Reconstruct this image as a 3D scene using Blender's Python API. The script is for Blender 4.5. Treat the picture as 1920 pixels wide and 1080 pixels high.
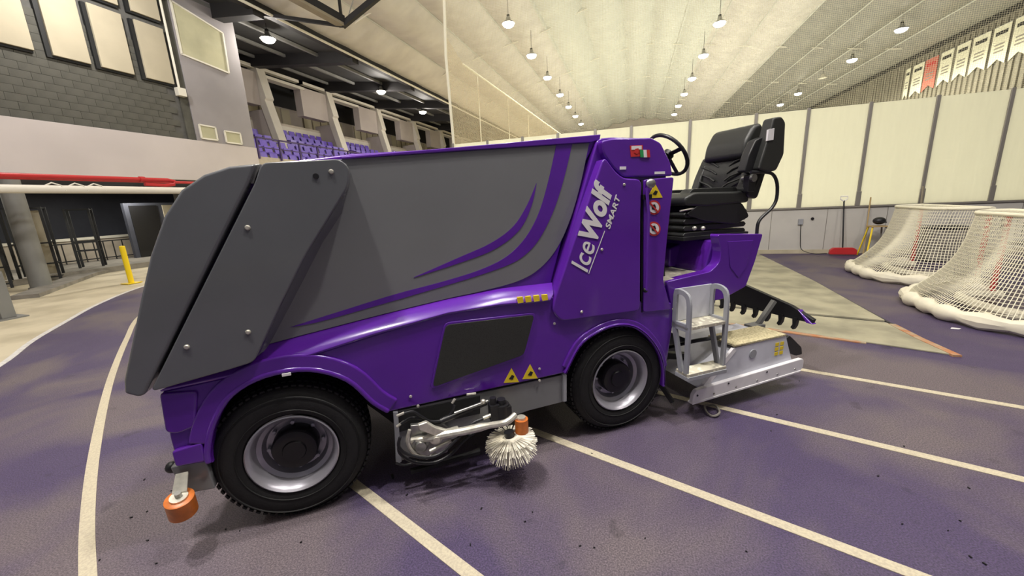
import bpy, bmesh, math, random
from mathutils import Vector, Matrix, Euler
random.seed(7)
S0 = bpy.context.scene
for o in list(bpy.data.objects): bpy.data.objects.remove(o)
COL = S0.collection
PI = math.pi

# ------------------------------------------------------------------ camera
# world frame: X across the rink, Y along the rink, Z up, track surface at z = 0
F, PITCH, ROLL, AZ, H = 722.8, .220097, -.0482495, .3081709, 1.65
def rotz(v, a): return Vector((v.x*math.cos(a)-v.y*math.sin(a), v.x*math.sin(a)+v.y*math.cos(a), v.z))
_fw = Vector((0, math.cos(PITCH), -math.sin(PITCH))); _up = Vector((0, math.sin(PITCH), math.cos(PITCH))); _rt = Vector((1, 0, 0))
FW = rotz(_fw, AZ)
RT = rotz(_rt*math.cos(ROLL)+_up*math.sin(ROLL), AZ)
UP = rotz(-_rt*math.sin(ROLL)+_up*math.cos(ROLL), AZ)
CAM = Vector((0, 0, H))
cd = bpy.data.cameras.new('camera'); cam = bpy.data.objects.new('camera', cd); COL.objects.link(cam)
cd.sensor_width = 36; cd.lens = F/1920*36; cd.clip_end = 300; cd.clip_start = .05
cam.matrix_world = Matrix.Translation(CAM) @ Matrix((RT, UP, -FW)).transposed().to_4x4()
S0.camera = cam

# ------------------------------------------------------------------ light and exposure
S0.view_settings.view_transform = 'Standard'
try: S0.view_settings.look = 'None'
except Exception: pass
S0.view_settings.gamma = 1; S0.view_settings.use_curve_mapping = False
S0.view_settings.exposure = 0.0
w = bpy.data.worlds.new('arena_ambient'); S0.world = w; w.use_nodes = True
w.node_tree.nodes['Background'].inputs[0].default_value = (.80, .78, .86, 1)
w.node_tree.nodes['Background'].inputs[1].default_value = .17
LAMP_W = 1650      # rink lamps
NEAR_W = 520      # unseen lamps above the running track, some added as fill
STAND_W = 260

# ------------------------------------------------------------------ materials
def mat(name, col, rough=.5, metal=0, var=0, scale=8, bump=0, bscale=40, coat=0, col2=None, emis=0, detail=4, spec=None, sheen=0):
    m = bpy.data.materials.new(name); m.use_nodes = True
    nt = m.node_tree; N = nt.nodes; L = nt.links; b = N['Principled BSDF']
    b.inputs['Base Color'].default_value = (*col, 1); b.inputs['Roughness'].default_value = rough; b.inputs['Metallic'].default_value = metal
    if coat: b.inputs['Coat Weight'].default_value = coat; b.inputs['Coat Roughness'].default_value = .08
    if spec is not None: b.inputs['Specular IOR Level'].default_value = spec
    if emis: b.inputs['Emission Color'].default_value = (*col, 1); b.inputs['Emission Strength'].default_value = emis
    if var or bump or col2:
        tc = N.new('ShaderNodeTexCoord')
        if var or col2:
            n = N.new('ShaderNodeTexNoise'); n.inputs['Scale'].default_value = scale; n.inputs['Detail'].default_value = detail
            L.new(tc.outputs['Object'], n.inputs['Vector'])
            r = N.new('ShaderNodeValToRGB'); c2 = col2 or tuple(max(0, c*(1-var)) for c in col)
            r.color_ramp.elements[0].color = (*c2, 1); r.color_ramp.elements[1].color = (*col, 1)
            r.color_ramp.elements[0].position = .36; r.color_ramp.elements[1].position = .62
            L.new(n.outputs['Fac'], r.inputs['Fac']); L.new(r.outputs['Color'], b.inputs['Base Color'])
        if bump:
            n2 = N.new('ShaderNodeTexNoise'); n2.inputs['Scale'].default_value = bscale; n2.inputs['Detail'].default_value = 3
            L.new(tc.outputs['Object'], n2.inputs['Vector'])
            bp = N.new('ShaderNodeBump'); bp.inputs['Strength'].default_value = bump; bp.inputs['Distance'].default_value = .01
            L.new(n2.outputs['Fac'], bp.inputs['Height']); L.new(bp.outputs['Normal'], b.inputs['Normal'])
    return m
M = {}
M['purple'] = mat('purple_paint', (.105, .016, .33), .22, coat=.5, var=.08, scale=3)
M['grey'] = mat('grey_panel_paint', (.19, .195, .20), .3, coat=.25, var=.06, scale=2)
M['pod'] = mat('charcoal_plastic', (.125, .130, .140), .22, coat=.35, var=.10, scale=2)
M['black'] = mat('black_plastic', (.008, .008, .010), .45)
M['dark'] = mat('underbody_black', (.006, .006, .007), .7)
M['rubber'] = mat('tyre_rubber', (.005, .005, .0055), .7, var=.3, scale=14, bump=.15, bscale=90)
M['leather'] = mat('black_vinyl', (.018, .019, .018), .42, bump=.15, bscale=200)
M['rim'] = mat('rim_silver', (.40, .39, .44), .33, metal=.55, var=.12, scale=6)
M['cover_hub'] = mat('hub_black', (.0025, .0025, .004), .3)
M['steel'] = mat('steel', (.42, .42, .40), .36, metal=.85, var=.3, scale=20)
M['zinc'] = mat('zinc_fitting', (.75, .72, .62), .35, metal=.6, var=.2, scale=30)
M['steelgrey'] = mat('grey_enamel', (.33, .34, .37), .42, var=.1, scale=6)
M['condgrey'] = mat('pale_grey_enamel', (.64, .65, .72), .42, var=.16, scale=5)
M['white'] = mat('white_enamel', (.82, .80, .82), .4, var=.08, scale=8)
M['grip'] = mat('tan_grip_tape', (.62, .55, .34), .85, col2=(.36, .31, .18), scale=60, bump=.5, bscale=120)
M['orange'] = mat('orange_plastic', (.62, .17, .03), .4, var=.25, scale=20)
M['bristle'] = mat('white_bristle', (.80, .76, .64), .6)
M['yellow'] = mat('yellow_print', (.80, .60, .02), .5)
M['red'] = mat('red_print', (.55, .03, .03), .5)
M['green'] = mat('green_print', (.02, .30, .08), .5)
M['whitep'] = mat('white_print', (.82, .80, .80), .45)
M['blackp'] = mat('black_print', (.01, .01, .01), .5)
M['floor'] = mat('tan_concrete', (.62, .55, .40), .7, col2=(.46, .40, .28), scale=1.3, bump=.1, bscale=30, detail=8)
M['curb'] = mat('grey_concrete', (.26, .24, .21), .8, var=.3, scale=4)
M['line'] = mat('cream_line_paint', (.58, .52, .38), .75, col2=(.47, .41, .31), scale=90, detail=8, bump=.3, bscale=200)
M['linew'] = mat('white_line_paint', (.70, .68, .66), .7, var=.2, scale=20)
M['ramp'] = mat('worn_concrete_ramp', (.40, .37, .26), .6, col2=(.24, .225, .16), scale=2.2, detail=9, bump=.15, bscale=14)
M['rust'] = mat('rusty_edge', (.42, .17, .07), .8, col2=(.38, .30, .20), scale=9, detail=8)
M['block'] = mat('grey_block', (.090, .088, .074), .8, var=.25, scale=3, bump=.2, bscale=60)
M['mortar'] = mat('grey_mortar', (.11, .108, .10), .9, var=.2, scale=6)
M['lilac'] = mat('lilac_grey_wall', (.30, .28, .29), .75, var=.12, scale=.8)
M['fascia'] = mat('pale_pink_fascia', (.56, .51, .50), .7, var=.08, scale=.6)
M['acoustic'] = mat('cream_fabric_panel', (.47, .42, .31), .9, var=.12, scale=1, bump=.1, bscale=100)
M['frame'] = mat('black_frame', (.010, .011, .012), .6)
M['wframe'] = mat('white_frame', (.72, .69, .60), .5)
M['board'] = mat('white_boards', (.55, .53, .49), .5, var=.08, scale=2)
M['kick'] = mat('cream_kick_plate', (.55, .49, .35), .6, var=.2, scale=3)
M['post'] = mat('grey_stanchion', (.30, .28, .25), .45, metal=.4)
M['ice'] = mat('ice_sheet', (.86, .88, .86), .25, var=.05, scale=.5)
M['seat'] = mat('purple_seat_plastic', (.15, .09, .50), .4, var=.1)
M['tier'] = mat('tier_concrete', (.50, .44, .36), .8, var=.2, scale=2)
M['beige'] = mat('beige_wall', (.42, .37, .34), .8, var=.12, scale=.7)
M['fin'] = mat('cream_fin', (.62, .58, .50), .7, var=.1, scale=1)
M['deck'] = mat('dark_steel_deck', (.045, .046, .045), .7, var=.2, scale=1)
M['beam'] = mat('black_beam', (.012, .011, .012), .7)
M['beamtan'] = mat('tan_beam', (.27, .23, .16), .6, var=.2, scale=2)
M['redpipe'] = mat('red_pipe_paint', (.50, .028, .03), .35)
M['whitepipe'] = mat('white_pipe_wrap', (.74, .70, .62), .45)
M['navy'] = mat('navy_wall', (.065, .070, .095), .6, var=.2, scale=1.4)
M['column'] = mat('grey_column_paint', (.20, .20, .19), .6, var=.15, scale=2)
M['ypost'] = mat('yellow_bollard_paint', (.85, .62, .01), .45)
M['corr'] = mat('olive_metal_cladding', (.22, .205, .16), .6, var=.15, scale=1)
M['banner'] = mat('cream_banner', (.78, .76, .60), .8)
M['netrope'] = mat('cream_net_cord', (.78, .74, .58), .8)
M['netpad'] = mat('cream_net_pad', (.80, .75, .60), .7, var=.08, scale=8, bump=.3, bscale=12)
M['tan'] = mat('tan_card', (.42, .30, .14), .8)
M['tubeglow'] = mat('lit_tube', (1, .95, .85), .5, emis=5)  # glow of the added fill strips under the balcony
M['railp'] = mat('dark_purple_rail', (.04, .02, .10), .5)
M['flag'] = M['whitep']

def mat_track():
    m = mat('purple_rubber_track', (.10, .07, .2), .72)
    nt = m.node_tree; N = nt.nodes; L = nt.links; b = N['Principled BSDF']
    tc = N.new('ShaderNodeTexCoord')
    n1 = N.new('ShaderNodeTexNoise'); n1.inputs['Scale'].default_value = .75; n1.inputs['Detail'].default_value = 7; n1.inputs['Distortion'].default_value = .8
    r1 = N.new('ShaderNodeValToRGB'); e = r1.color_ramp.elements
    e[0].color = (.062, .044, .108, 1); e[0].position = .42; e[1].color = (.130, .106, .122, 1); e[1].position = .60
    n2 = N.new('ShaderNodeTexNoise'); n2.inputs['Scale'].default_value = 130; n2.inputs['Detail'].default_value = 2
    r2 = N.new('ShaderNodeValToRGB'); r2.color_ramp.elements[0].position = .35; r2.color_ramp.elements[1].position = .72
    r2.color_ramp.elements[0].color = (.55, .55, .55, 1); r2.color_ramp.elements[1].color = (1.5, 1.45, 1.4, 1)
    n3 = N.new('ShaderNodeTexNoise'); n3.inputs['Scale'].default_value = 5; n3.inputs['Detail'].default_value = 3
    r3 = N.new('ShaderNodeValToRGB'); r3.color_ramp.elements[0].position = .25; r3.color_ramp.elements[1].position = .34
    r3.color_ramp.elements[0].color = (.45, .45, .45, 1); r3.color_ramp.elements[1].color = (1, 1, 1, 1)
    for n in (n1, n2, n3): L.new(tc.outputs['Object'], n.inputs['Vector'])
    L.new(n1.outputs['Fac'], r1.inputs['Fac']); L.new(n2.outputs['Fac'], r2.inputs['Fac']); L.new(n3.outputs['Fac'], r3.inputs['Fac'])
    a = N.new('ShaderNodeMixRGB'); a.blend_type = 'MULTIPLY'; a.inputs[0].default_value = 1
    c = N.new('ShaderNodeMixRGB'); c.blend_type = 'MULTIPLY'; c.inputs[0].default_value = .8
    L.new(r1.outputs[0], a.inputs[1]); L.new(r2.outputs[0], a.inputs[2]); L.new(a.outputs[0], c.inputs[1]); L.new(r3.outputs[0], c.inputs[2])
    L.new(c.outputs[0], b.inputs['Base Color'])
    bp = N.new('ShaderNodeBump'); bp.inputs['Strength'].default_value = .5; bp.inputs['Distance'].default_value = .004
    L.new(n2.outputs['Fac'], bp.inputs['Height']); L.new(bp.outputs['Normal'], b.inputs['Normal'])
    rr = N.new('ShaderNodeMapRange'); rr.inputs[3].default_value = .42; rr.inputs[4].default_value = .8
    L.new(n1.outputs['Fac'], rr.inputs[0]); L.new(rr.outputs[0], b.inputs['Roughness'])
    return m
M['track'] = mat_track()

def mat_net(name, col, cell, thick, opac=1.0, axes='XZ'):
    """fine cord netting: grid of cords, open between them"""
    m = bpy.data.materials.new(name); m.use_nodes = True
    nt = m.node_tree; N = nt.nodes; L = nt.links; N.remove(N['Principled BSDF'])
    out = N['Material Output']; tc = N.new('ShaderNodeTexCoord'); sp = N.new('ShaderNodeSeparateXYZ'); L.new(tc.outputs['Object'], sp.inputs[0])
    def line(o):
        a = N.new('ShaderNodeMath'); a.operation = 'DIVIDE'; a.inputs[1].default_value = cell; L.new(o, a.inputs[0])
        f = N.new('ShaderNodeMath'); f.operation = 'FRACT'; L.new(a.outputs[0], f.inputs[0])
        c = N.new('ShaderNodeMath'); c.operation = 'LESS_THAN'; c.inputs[1].default_value = thick/cell; L.new(f.outputs[0], c.inputs[0]); return c
    l1 = line(sp.outputs[axes[0]]); l2 = line(sp.outputs[axes[1]])
    mx = N.new('ShaderNodeMath'); mx.operation = 'MAXIMUM'; L.new(l1.outputs[0], mx.inputs[0]); L.new(l2.outputs[0], mx.inputs[1])
    sc = N.new('ShaderNodeMath'); sc.operation = 'MULTIPLY'; sc.inputs[1].default_value = opac; L.new(mx.outputs[0], sc.inputs[0])
    d = N.new('ShaderNodeBsdfDiffuse'); d.inputs[0].default_value = (*col, 1); tl = N.new('ShaderNodeBsdfTranslucent'); tl.inputs[0].default_value = (*col, 1)
    ad = N.new('ShaderNodeMixShader'); ad.inputs[0].default_value = .45; L.new(d.outputs[0], ad.inputs[1]); L.new(tl.outputs[0], ad.inputs[2])
    tr = N.new('ShaderNodeBsdfTransparent'); ms = N.new('ShaderNodeMixShader')
    L.new(sc.outputs[0], ms.inputs[0]); L.new(tr.outputs[0], ms.inputs[1]); L.new(ad.outputs[0], ms.inputs[2]); L.new(ms.outputs[0], out.inputs[0])
    return m
M['safenet'] = mat_net('safety_netting', (.75, .70, .52), .04, .005, .6, 'XZ')
M['sidenet'] = mat_net('side_netting', (.75, .62, .42), .04, .010, .9, 'YZ')

def mat_glass():
    m = bpy.data.materials.new('scuffed_acrylic'); m.use_nodes = True
    nt = m.node_tree; N = nt.nodes; L = nt.links; N.remove(N['Principled BSDF']); out = N['Material Output']
    tc = N.new('ShaderNodeTexCoord'); n = N.new('ShaderNodeTexNoise'); n.inputs['Scale'].default_value = 1.4; n.inputs['Detail'].default_value = 8
    mp = N.new('ShaderNodeMapping'); mp.inputs['Scale'].default_value = (4, 1, .35); L.new(tc.outputs['Object'], mp.inputs[0]); L.new(mp.outputs[0], n.inputs['Vector'])
    r = N.new('ShaderNodeMapRange'); r.inputs[1].default_value = .3; r.inputs[2].default_value = .7; r.inputs[3].default_value = .16; r.inputs[4].default_value = .06
    L.new(n.outputs['Fac'], r.inputs[0])
    d = N.new('ShaderNodeBsdfDiffuse'); d.inputs[0].default_value = (.80, .77, .62, 1)
    tl = N.new('ShaderNodeBsdfTranslucent'); tl.inputs[0].default_value = (.90, .90, .83, 1)
    a = N.new('ShaderNodeMixShader'); a.inputs[0].default_value = .72; L.new(d.outputs[0], a.inputs[1]); L.new(tl.outputs[0], a.inputs[2])
    tr = N.new('ShaderNodeBsdfTransparent'); tr.inputs[0].default_value = (.97, .97, .92, 1)
    b = N.new('ShaderNodeMixShader'); L.new(r.outputs[0], b.inputs[0]); L.new(a.outputs[0], b.inputs[1]); L.new(tr.outputs[0], b.inputs[2])
    g = N.new('ShaderNodeBsdfGlossy'); g.inputs['Roughness'].default_value = .12
    c = N.new('ShaderNodeMixShader'); c.inputs[0].default_value = .05; L.new(b.outputs[0], c.inputs[1]); L.new(g.outputs[0], c.inputs[2])
    L.new(c.outputs[0], out.inputs[0]); return m
M['glass'] = mat_glass()

def mat_ceiling(name, ca, cb):
    m = mat(name, ca, .5, metal=.0)
    nt = m.node_tree; N = nt.nodes; L = nt.links; b = N['Principled BSDF']; tc = N.new('ShaderNodeTexCoord')
    wv = N.new('ShaderNodeTexWave'); wv.bands_direction = 'Y'; wv.inputs['Scale'].default_value = .55; wv.inputs['Distortion'].default_value = 1.2; wv.inputs['Detail'].default_value = 2; wv.inputs['Detail Scale'].default_value = .6
    L.new(tc.outputs['Object'], wv.inputs['Vector'])
    n = N.new('ShaderNodeTexNoise'); n.inputs['Scale'].default_value = 1.2; n.inputs['Detail'].default_value = 6; L.new(tc.outputs['Object'], n.inputs['Vector'])
    r = N.new('ShaderNodeValToRGB'); r.color_ramp.elements[0].color = (*ca, 1); r.color_ramp.elements[1].color = (*cb, 1); r.color_ramp.elements[0].position = .35; r.color_ramp.elements[1].position = .65
    L.new(n.outputs['Fac'], r.inputs[0]); L.new(r.outputs[0], b.inputs['Base Color'])
    ad = N.new('ShaderNodeMath'); L.new(wv.outputs['Fac'], ad.inputs[0]); L.new(n.outputs['Fac'], ad.inputs[1])
    bp = N.new('ShaderNodeBump'); bp.inputs['Strength'].default_value = .22; bp.inputs['Distance'].default_value = .07
    L.new(ad.outputs[0], bp.inputs['Height']); L.new(bp.outputs['Normal'], b.inputs['Normal'])
    return m
M['ceiling'] = mat_ceiling('white_membrane_ceiling', (.49, .495, .465), (.53, .535, .50))  # bright middle of the ceiling, its light level put into the colour
M['darkfoil'] = mat_ceiling('tarnished_foil_ceiling', (.17, .165, .15), (.20, .195, .175))  # darkest copy, paints the light falling off towards the right wall
M['foil'] = mat_ceiling('grey_foil_ceiling', (.47, .44, .42), (.55, .52, .49))  # greyer copy, paints the dimmer sides of the ceiling

def mat_checker(name, a, b_, scale):
    m = mat(name, a, .35, metal=.5); nt = m.node_tree; N = nt.nodes; L = nt.links; b = N['Principled BSDF']
    tc = N.new('ShaderNodeTexCoord'); v = N.new('ShaderNodeTexVoronoi'); v.inputs['Scale'].default_value = scale; L.new(tc.outputs['Object'], v.inputs['Vector'])
    r = N.new('ShaderNodeValToRGB'); r.color_ramp.elements[0].color = (*a, 1); r.color_ramp.elements[1].color = (*b_, 1)
    r.color_ramp.elements[0].position = .25; r.color_ramp.elements[1].position = .45
    L.new(v.outputs['Distance'], r.inputs[0]); L.new(r.outputs[0], b.inputs['Base Color']); return m
M['checker'] = mat_checker('chequer_plate', (.85, .82, .66), (.50, .47, .38), 28)
M['checker'].node_tree.nodes['Principled BSDF'].inputs['Metallic'].default_value = .15
M['mesh'] = mat_checker('perforated_black', (.016, .017, .015), (.026, .027, .024), 140)
M['mesh'].node_tree.nodes['Principled BSDF'].inputs['Metallic'].default_value = 0
M['mesh'].node_tree.nodes['Principled BSDF'].inputs['Roughness'].default_value = .6

# ------------------------------------------------------------------ mesh builder
class B:
    def __init__(s): s.v = []; s.f = []
    def add(s, vs, fs):
        o = len(s.v); s.v += [tuple(v) for v in vs]; s.f += [tuple(i+o for i in f) for f in fs]; return s
    def box(s, lo, hi):
        x0, y0, z0 = lo; x1, y1, z1 = hi
        return s.add([(x0,y0,z0),(x1,y0,z0),(x1,y1,z0),(x0,y1,z0),(x0,y0,z1),(x1,y0,z1),(x1,y1,z1),(x0,y1,z1)],
                     [(0,3,2,1),(4,5,6,7),(0,1,5,4),(1,2,6,5),(2,3,7,6),(3,0,4,7)])
    def obox(s, c, size, rot):
        R = Euler(rot).to_matrix(); c = Vector(c); hx, hy, hz = [q/2 for q in size]
        vs = [c+R@Vector((a*hx, b*hy, d*hz)) for d in (-1, 1) for a, b in ((-1,-1),(1,-1),(1,1),(-1,1))]
        return s.add(vs, [(0,3,2,1),(4,5,6,7),(0,1,5,4),(1,2,6,5),(2,3,7,6),(3,0,4,7)])
    def beam(s, a, b, w, h, upv=(0,0,1)):
        a = Vector(a); b = Vector(b); d = (b-a).normalized(); u = Vector(upv); sd = d.cross(u)
        if sd.length < 1e-4: sd = d.cross(Vector((1,0,0)))
        sd.normalize(); u = sd.cross(d).normalized()
        vs = [p+sd*(i*w/2)+u*(j*h/2) for p in (a, b) for i, j in ((-1,-1),(1,-1),(1,1),(-1,1))]
        return s.add(vs, [(0,1,2,3),(7,6,5,4),(0,4,5,1),(1,5,6,2),(2,6,7,3),(3,7,4,0)])
    def tube(s, path, r, n=8, closed=False, caps=True):
        P = [Vector(p) for p in path]; k = len(P); rings = []
        rs = r if isinstance(r, (list, tuple)) else [r]*k
        u = None
        for i in range(k):
            if closed: d = P[(i+1) % k]-P[i-1]
            else: d = P[min(i+1, k-1)]-P[max(i-1, 0)]
            d.normalize()
            if u is None:
                u = d.cross(Vector((0, 0, 1)))
                if u.length < .1: u = d.cross(Vector((1, 0, 0)))
            u = (u-d*u.dot(d)); u.normalize(); w_ = d.cross(u)
            rings.append([P[i]+(u*math.cos(2*PI*j/n)+w_*math.sin(2*PI*j/n))*rs[i] for j in range(n)])
        fs = []
        for i in range(k if closed else k-1):
            a = i*n; b = ((i+1) % k)*n
            fs += [(a+j, a+(j+1) % n, b+(j+1) % n, b+j) for j in range(n)]
        if not closed and caps: fs += [tuple(range(n))[::-1], tuple((k-1)*n+j for j in range(n))]
        return s.add([v for r_ in rings for v in r_], fs)
    def cyl(s, a, b, r, n=20, r2=None): return s.tube([a, b], [r, r if r2 is None else r2], n)
    def lathe(s, prof, c, axis='y', n=40, closed=False):
        """prof: (radius, along axis) list"""
        vs = []
        for (r, h) in prof:
            for j in range(n):
                a = 2*PI*j/n; ca, sa = r*math.cos(a), r*math.sin(a)
                vs.append({'y': (c[0]+ca, c[1]+h, c[2]+sa), 'z': (c[0]+ca, c[1]+sa, c[2]+h), 'x': (c[0]+h, c[1]+ca, c[2]+sa)}[axis])
        k = len(prof); fs = []
        for i in range(k if closed else k-1):
            a = i*n; b = ((i+1) % k)*n
            fs += [(a+j, b+j, b+(j+1) % n, a+(j+1) % n) for j in range(n)]
        return s.add(vs, fs)
    def prism(s, pts, t0, t1, plane='xz', holes=None):
        n = len(pts)
        def P(p, t): return {'xz': (p[0], t, p[1]), 'xy': (p[0], p[1], t), 'yz': (t, p[0], p[1])}[plane]
        vs = [P(p, t0) for p in pts]+[P(p, t1) for p in pts]
        return s.add(vs, [tuple(range(n)), tuple(range(2*n-1, n-1, -1))]+[(i, n+i, n+(i+1) % n, (i+1) % n) for i in range(n)])
    def sphere(s, c, r, n=12, sq=(1,1,1)):
        vs = []; m = n//2+1
        for i in range(m+1):
            th = PI*i/m
            for j in range(n): vs.append((c[0]+r*sq[0]*math.sin(th)*math.cos(2*PI*j/n), c[1]+r*sq[1]*math.sin(th)*math.sin(2*PI*j/n), c[2]+r*sq[2]*math.cos(th)))
        return s.add(vs, [(i*n+j, (i+1)*n+j, (i+1)*n+(j+1) % n, i*n+(j+1) % n) for i in range(m) for j in range(n)])
    def mesh(s, name, ang=35):
        me = bpy.data.meshes.new(name); me.from_pydata(s.v, [], s.f)
        bm = bmesh.new(); bm.from_mesh(me); bmesh.ops.remove_doubles(bm, verts=bm.verts, dist=1e-5)
        bmesh.ops.recalc_face_normals(bm, faces=bm.faces)
        for f in bm.faces: f.smooth = True
        for e in bm.edges:
            if len(e.link_faces) == 2:
                e.smooth = e.calc_face_angle(0) < math.radians(ang)
        bm.to_mesh(me); bm.free(); return me
    def build(s, name, m, parent=None, bevel=0, seg=3, label=None):
        me = s.mesh(name); me.materials.append(M[m] if isinstance(m, str) else m)
        o = bpy.data.objects.new(name, me); COL.objects.link(o)
        if parent: o.parent = parent
        if bevel:
            md = o.modifiers.new('bevel', 'BEVEL'); md.width = bevel; md.segments = seg; md.limit_method = 'ANGLE'; md.angle_limit = math.radians(40)
            md.harden_normals = True
            for e in me.edges: e.use_edge_sharp = False
        if label: o['label'] = label
        return o
def tag(o, label, cat, group=None):
    o['label'] = label; o['category'] = cat
    if group: o['group'] = group
    return o
def struct(o): o['kind'] = 'structure'; return o
def stuff(o): o['kind'] = 'stuff'; return o
def empty(name, loc=(0,0,0), rz=0):
    o = bpy.data.objects.new(name, None); o.empty_display_size = .2; COL.objects.link(o); o.location = loc; o.rotation_euler = (0, 0, rz); return o
def copy_tree(o, parent=None):
    c = o.copy(); COL.objects.link(c)
    if parent: c.parent = parent
    for ch in list(o.children):
        if ch.type != 'LIGHT': copy_tree(ch, c)
    return c
def smooth_poly(pts, r=.03, n=4, radii=None):
    """round the corners of a polygon"""
    out = []; k = len(pts)
    for i in range(k):
        p = Vector(pts[i]); a = Vector(pts[i-1]); b = Vector(pts[(i+1) % k]); rr = (radii or {}).get(i, r)
        da, db = (a-p), (b-p); la, lb = da.length, db.length; q = min(rr, la*.45, lb*.45)
        if q < 1e-4: out.append(tuple(p)); continue
        p0 = p+da.normalized()*q; p1 = p+db.normalized()*q
        for j in range(n+1):
            t = j/n; out.append(tuple(p0*(1-t)**2+p*2*t*(1-t)+p1*t*t))
    return out
def catmull(pts, n=6, closed=False):
    P = [Vector(p) for p in pts]; k = len(P); out = []
    for i in range(k if closed else k-1):
        g = (lambda j: P[j % k]) if closed else (lambda j: P[max(0, min(k-1, j))])
        p0, p1, p2, p3 = g(i-1), g(i), g(i+1), g(i+2)
        for j in range(n):
            t = j/n; out.append(.5*((2*p1)+(p2-p0)*t+(2*p0-5*p1+4*p2-p3)*t*t+(3*p1-p0-3*p2+p3)*t**3))
    if not closed: out.append(P[-1])
    return [tuple(p) for p in out]

# ------------------------------------------------------------------ measured points -> places in the hall
def ray(x, y): return FW*F+RT*(x-960)-UP*(y-540)
def onZ(x, y, z=0): d = ray(x, y); return CAM+d*((z-H)/d.z)
def onX(x, y, X): d = ray(x, y); return CAM+d*(X/d.x)
def onY(x, y, Y): d = ray(x, y); return CAM+d*(Y/d.y)
P0 = onZ(560, 965); P1 = onZ(1150, 805)
MD = (P1-P0).normalized(); TD = Vector((-MD.y, MD.x, 0)); MROT = math.atan2(MD.y, MD.x)
def S(pts, t):
    """measured outline on the machine's long side, t metres in from the tyre face -> (s, z)"""
    out = []
    for (x, y) in pts:
        d = ray(x, y); k = ((P0+TD*t-CAM).dot(TD))/d.dot(TD); P = CAM+d*k
        out.append(((P-P0).dot(MD), P.z))
    return out

# ================================================================== THE SETTING
fl = struct(B().box((-24, -12, -.12), (20, 62, -.012)).build('floor', 'floor'))
# running track: edge curve on the left, then everything to the right of it
edge = [(-4.5, -9), (-4.9, -3), (-5.6, 0), (-6.5, 1.55), (-7.33, 2.33), (-8.3, 2.99), (-9.22, 3.74), (-10.38, 4.73), (-11.56, 6.01), (-12.4, 7.4), (-12.9, 9.2), (-13.1, 11.6)]
edge = [tuple(p)[:2] for p in catmull([(x, y, 0) for x, y in edge], 6)]
tk = struct(B().prism(edge+[(18, 11.6), (18, -9)], -.012, 0, 'xy').build('running_track', 'track'))
def strip(name, path, w, z, m, h=.004):
    b = B(); n = len(path); vs = []
    for i, p in enumerate(path):
        a = Vector(path[max(i-1, 0)]); c = Vector(path[min(i+1, n-1)]); d = (c-a).normalized(); nn = Vector((-d.y, d.x)); p = Vector(p)
        l, r = p+nn*w/2, p-nn*w/2; vs += [(l.x, l.y, z), (r.x, r.y, z), (r.x, r.y, z+h), (l.x, l.y, z+h)]
    fs = [(4*i+j, 4*i+(j+1) % 4, 4*i+4+(j+1) % 4, 4*i+4+j) for i in range(n-1) for j in range(4)]+[(0,1,2,3), (4*n-4, 4*n-1, 4*n-2, 4*n-3)]
    b.add(vs, fs); return b
strip('', edge, .07, 0, 0).build('edge_line', 'linew', tk)
cur = [(165, 1078), (165, 960), (177, 850), (197, 750), (215, 690), (238, 635)]
cp_ = [(-1.2, .33), (-1.9, .57)]+[tuple(onZ(x, y))[:2] for x, y in cur]+[(-8.2, 4.25), (-9.6, 5.6), (-10.6, 7.4), (-11, 9.8)]
strip('', [tuple(p)[:2] for p in catmull([(x, y, 0) for x, y in cp_], 6)], .062, 0, 0).build('lane_line', 'line', tk)
for a, b_ in (((680, 920), (885, 1080)), ((1010, 812), (1720, 1080)), ((1375, 770), (1920, 900)), ((1500, 693), (1920, 765))):
    p, q = onZ(*a), onZ(*b_); d = (q-p).normalized()
    p2 = p-d*.9; q2 = q+d*3
    strip('', [tuple(p2)[:2], tuple(q2)[:2]], .062, 0, 0).build('lane_line', 'line', tk)

# concrete ramp to the ice gate
ra = struct(B().prism([(.4, 11.4), (3.14, 11.4), (3.1, 8), (2.96, 5.62), (.2, 6.4)], 0, .028, 'xy').build('ramp_slab', 'ramp', None, .004))
rb = struct(B().prism([(.2, 6.34), (2.95, 5.56), (2.98, 4.56), (1.88, 5.03), (.0, 5.75)], 0, .016, 'xy').build('ramp_apron', 'ramp', None, .004))
strip('', [(-.1, 5.74), (1.0, 5.37), (1.88, 4.99), (2.4, 4.80)], .07, .0, 0, .012).build('rusty_edge', 'rust', rb)
strip('', [(2.97, 5.5), (2.96, 5.0), (2.99, 4.53)], .07, .0, 0, .02).build('steel_edge', 'rust', rb)
strip('', [(3.155, 11.2), (3.12, 8), (2.99, 5.6), (3.02, 4.55)], .03, .0, 0, .008).build('joint_seal', 'black', ra)
strip('', [(.2, 6.37), (2.95, 5.59)], .035, .0, 0, .010).build('joint_seal', 'black', ra)

# ice sheet, end wall of boards and glass
struct(B().box((-5.2, 11.9, -.011), (16.6, 59, .02)).build('ice_sheet', 'ice'))
YB = 11.6
wb = struct(B().box((-5.45, YB, 0), (14, YB+.10, 1.12)).build('wall_back', 'board', None, .01))
B().box((-5.45, YB-.02, 0), (14, YB, .10)).build('kick_plate', 'kick', wb)
B().box((-5.47, YB-.035, 1.12), (14, YB+.13, 1.165)).build('cap_rail', 'post', wb, .006)
px_ = [1184, 1297, 1424, 1525, 1645, 1775, 1918]; 
xs = [-5.4, -4.25, -3.15, -2.1, -1.05, -.09, 1.37, 2.87, 3.97, 5.18, 6.39, 7.62, 8.9, 10.2, 11.5, 12.8, 14]
for i, x in enumerate(xs):
    b = B().box((x-.035, YB-.02, 1.12), (x+.035, YB+.05, 3.50)); b.box((x-.05, YB-.035, 1.165), (x+.05, YB-.01, 1.5))
    b.build('stanchion', 'post', wb, .008)
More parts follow.
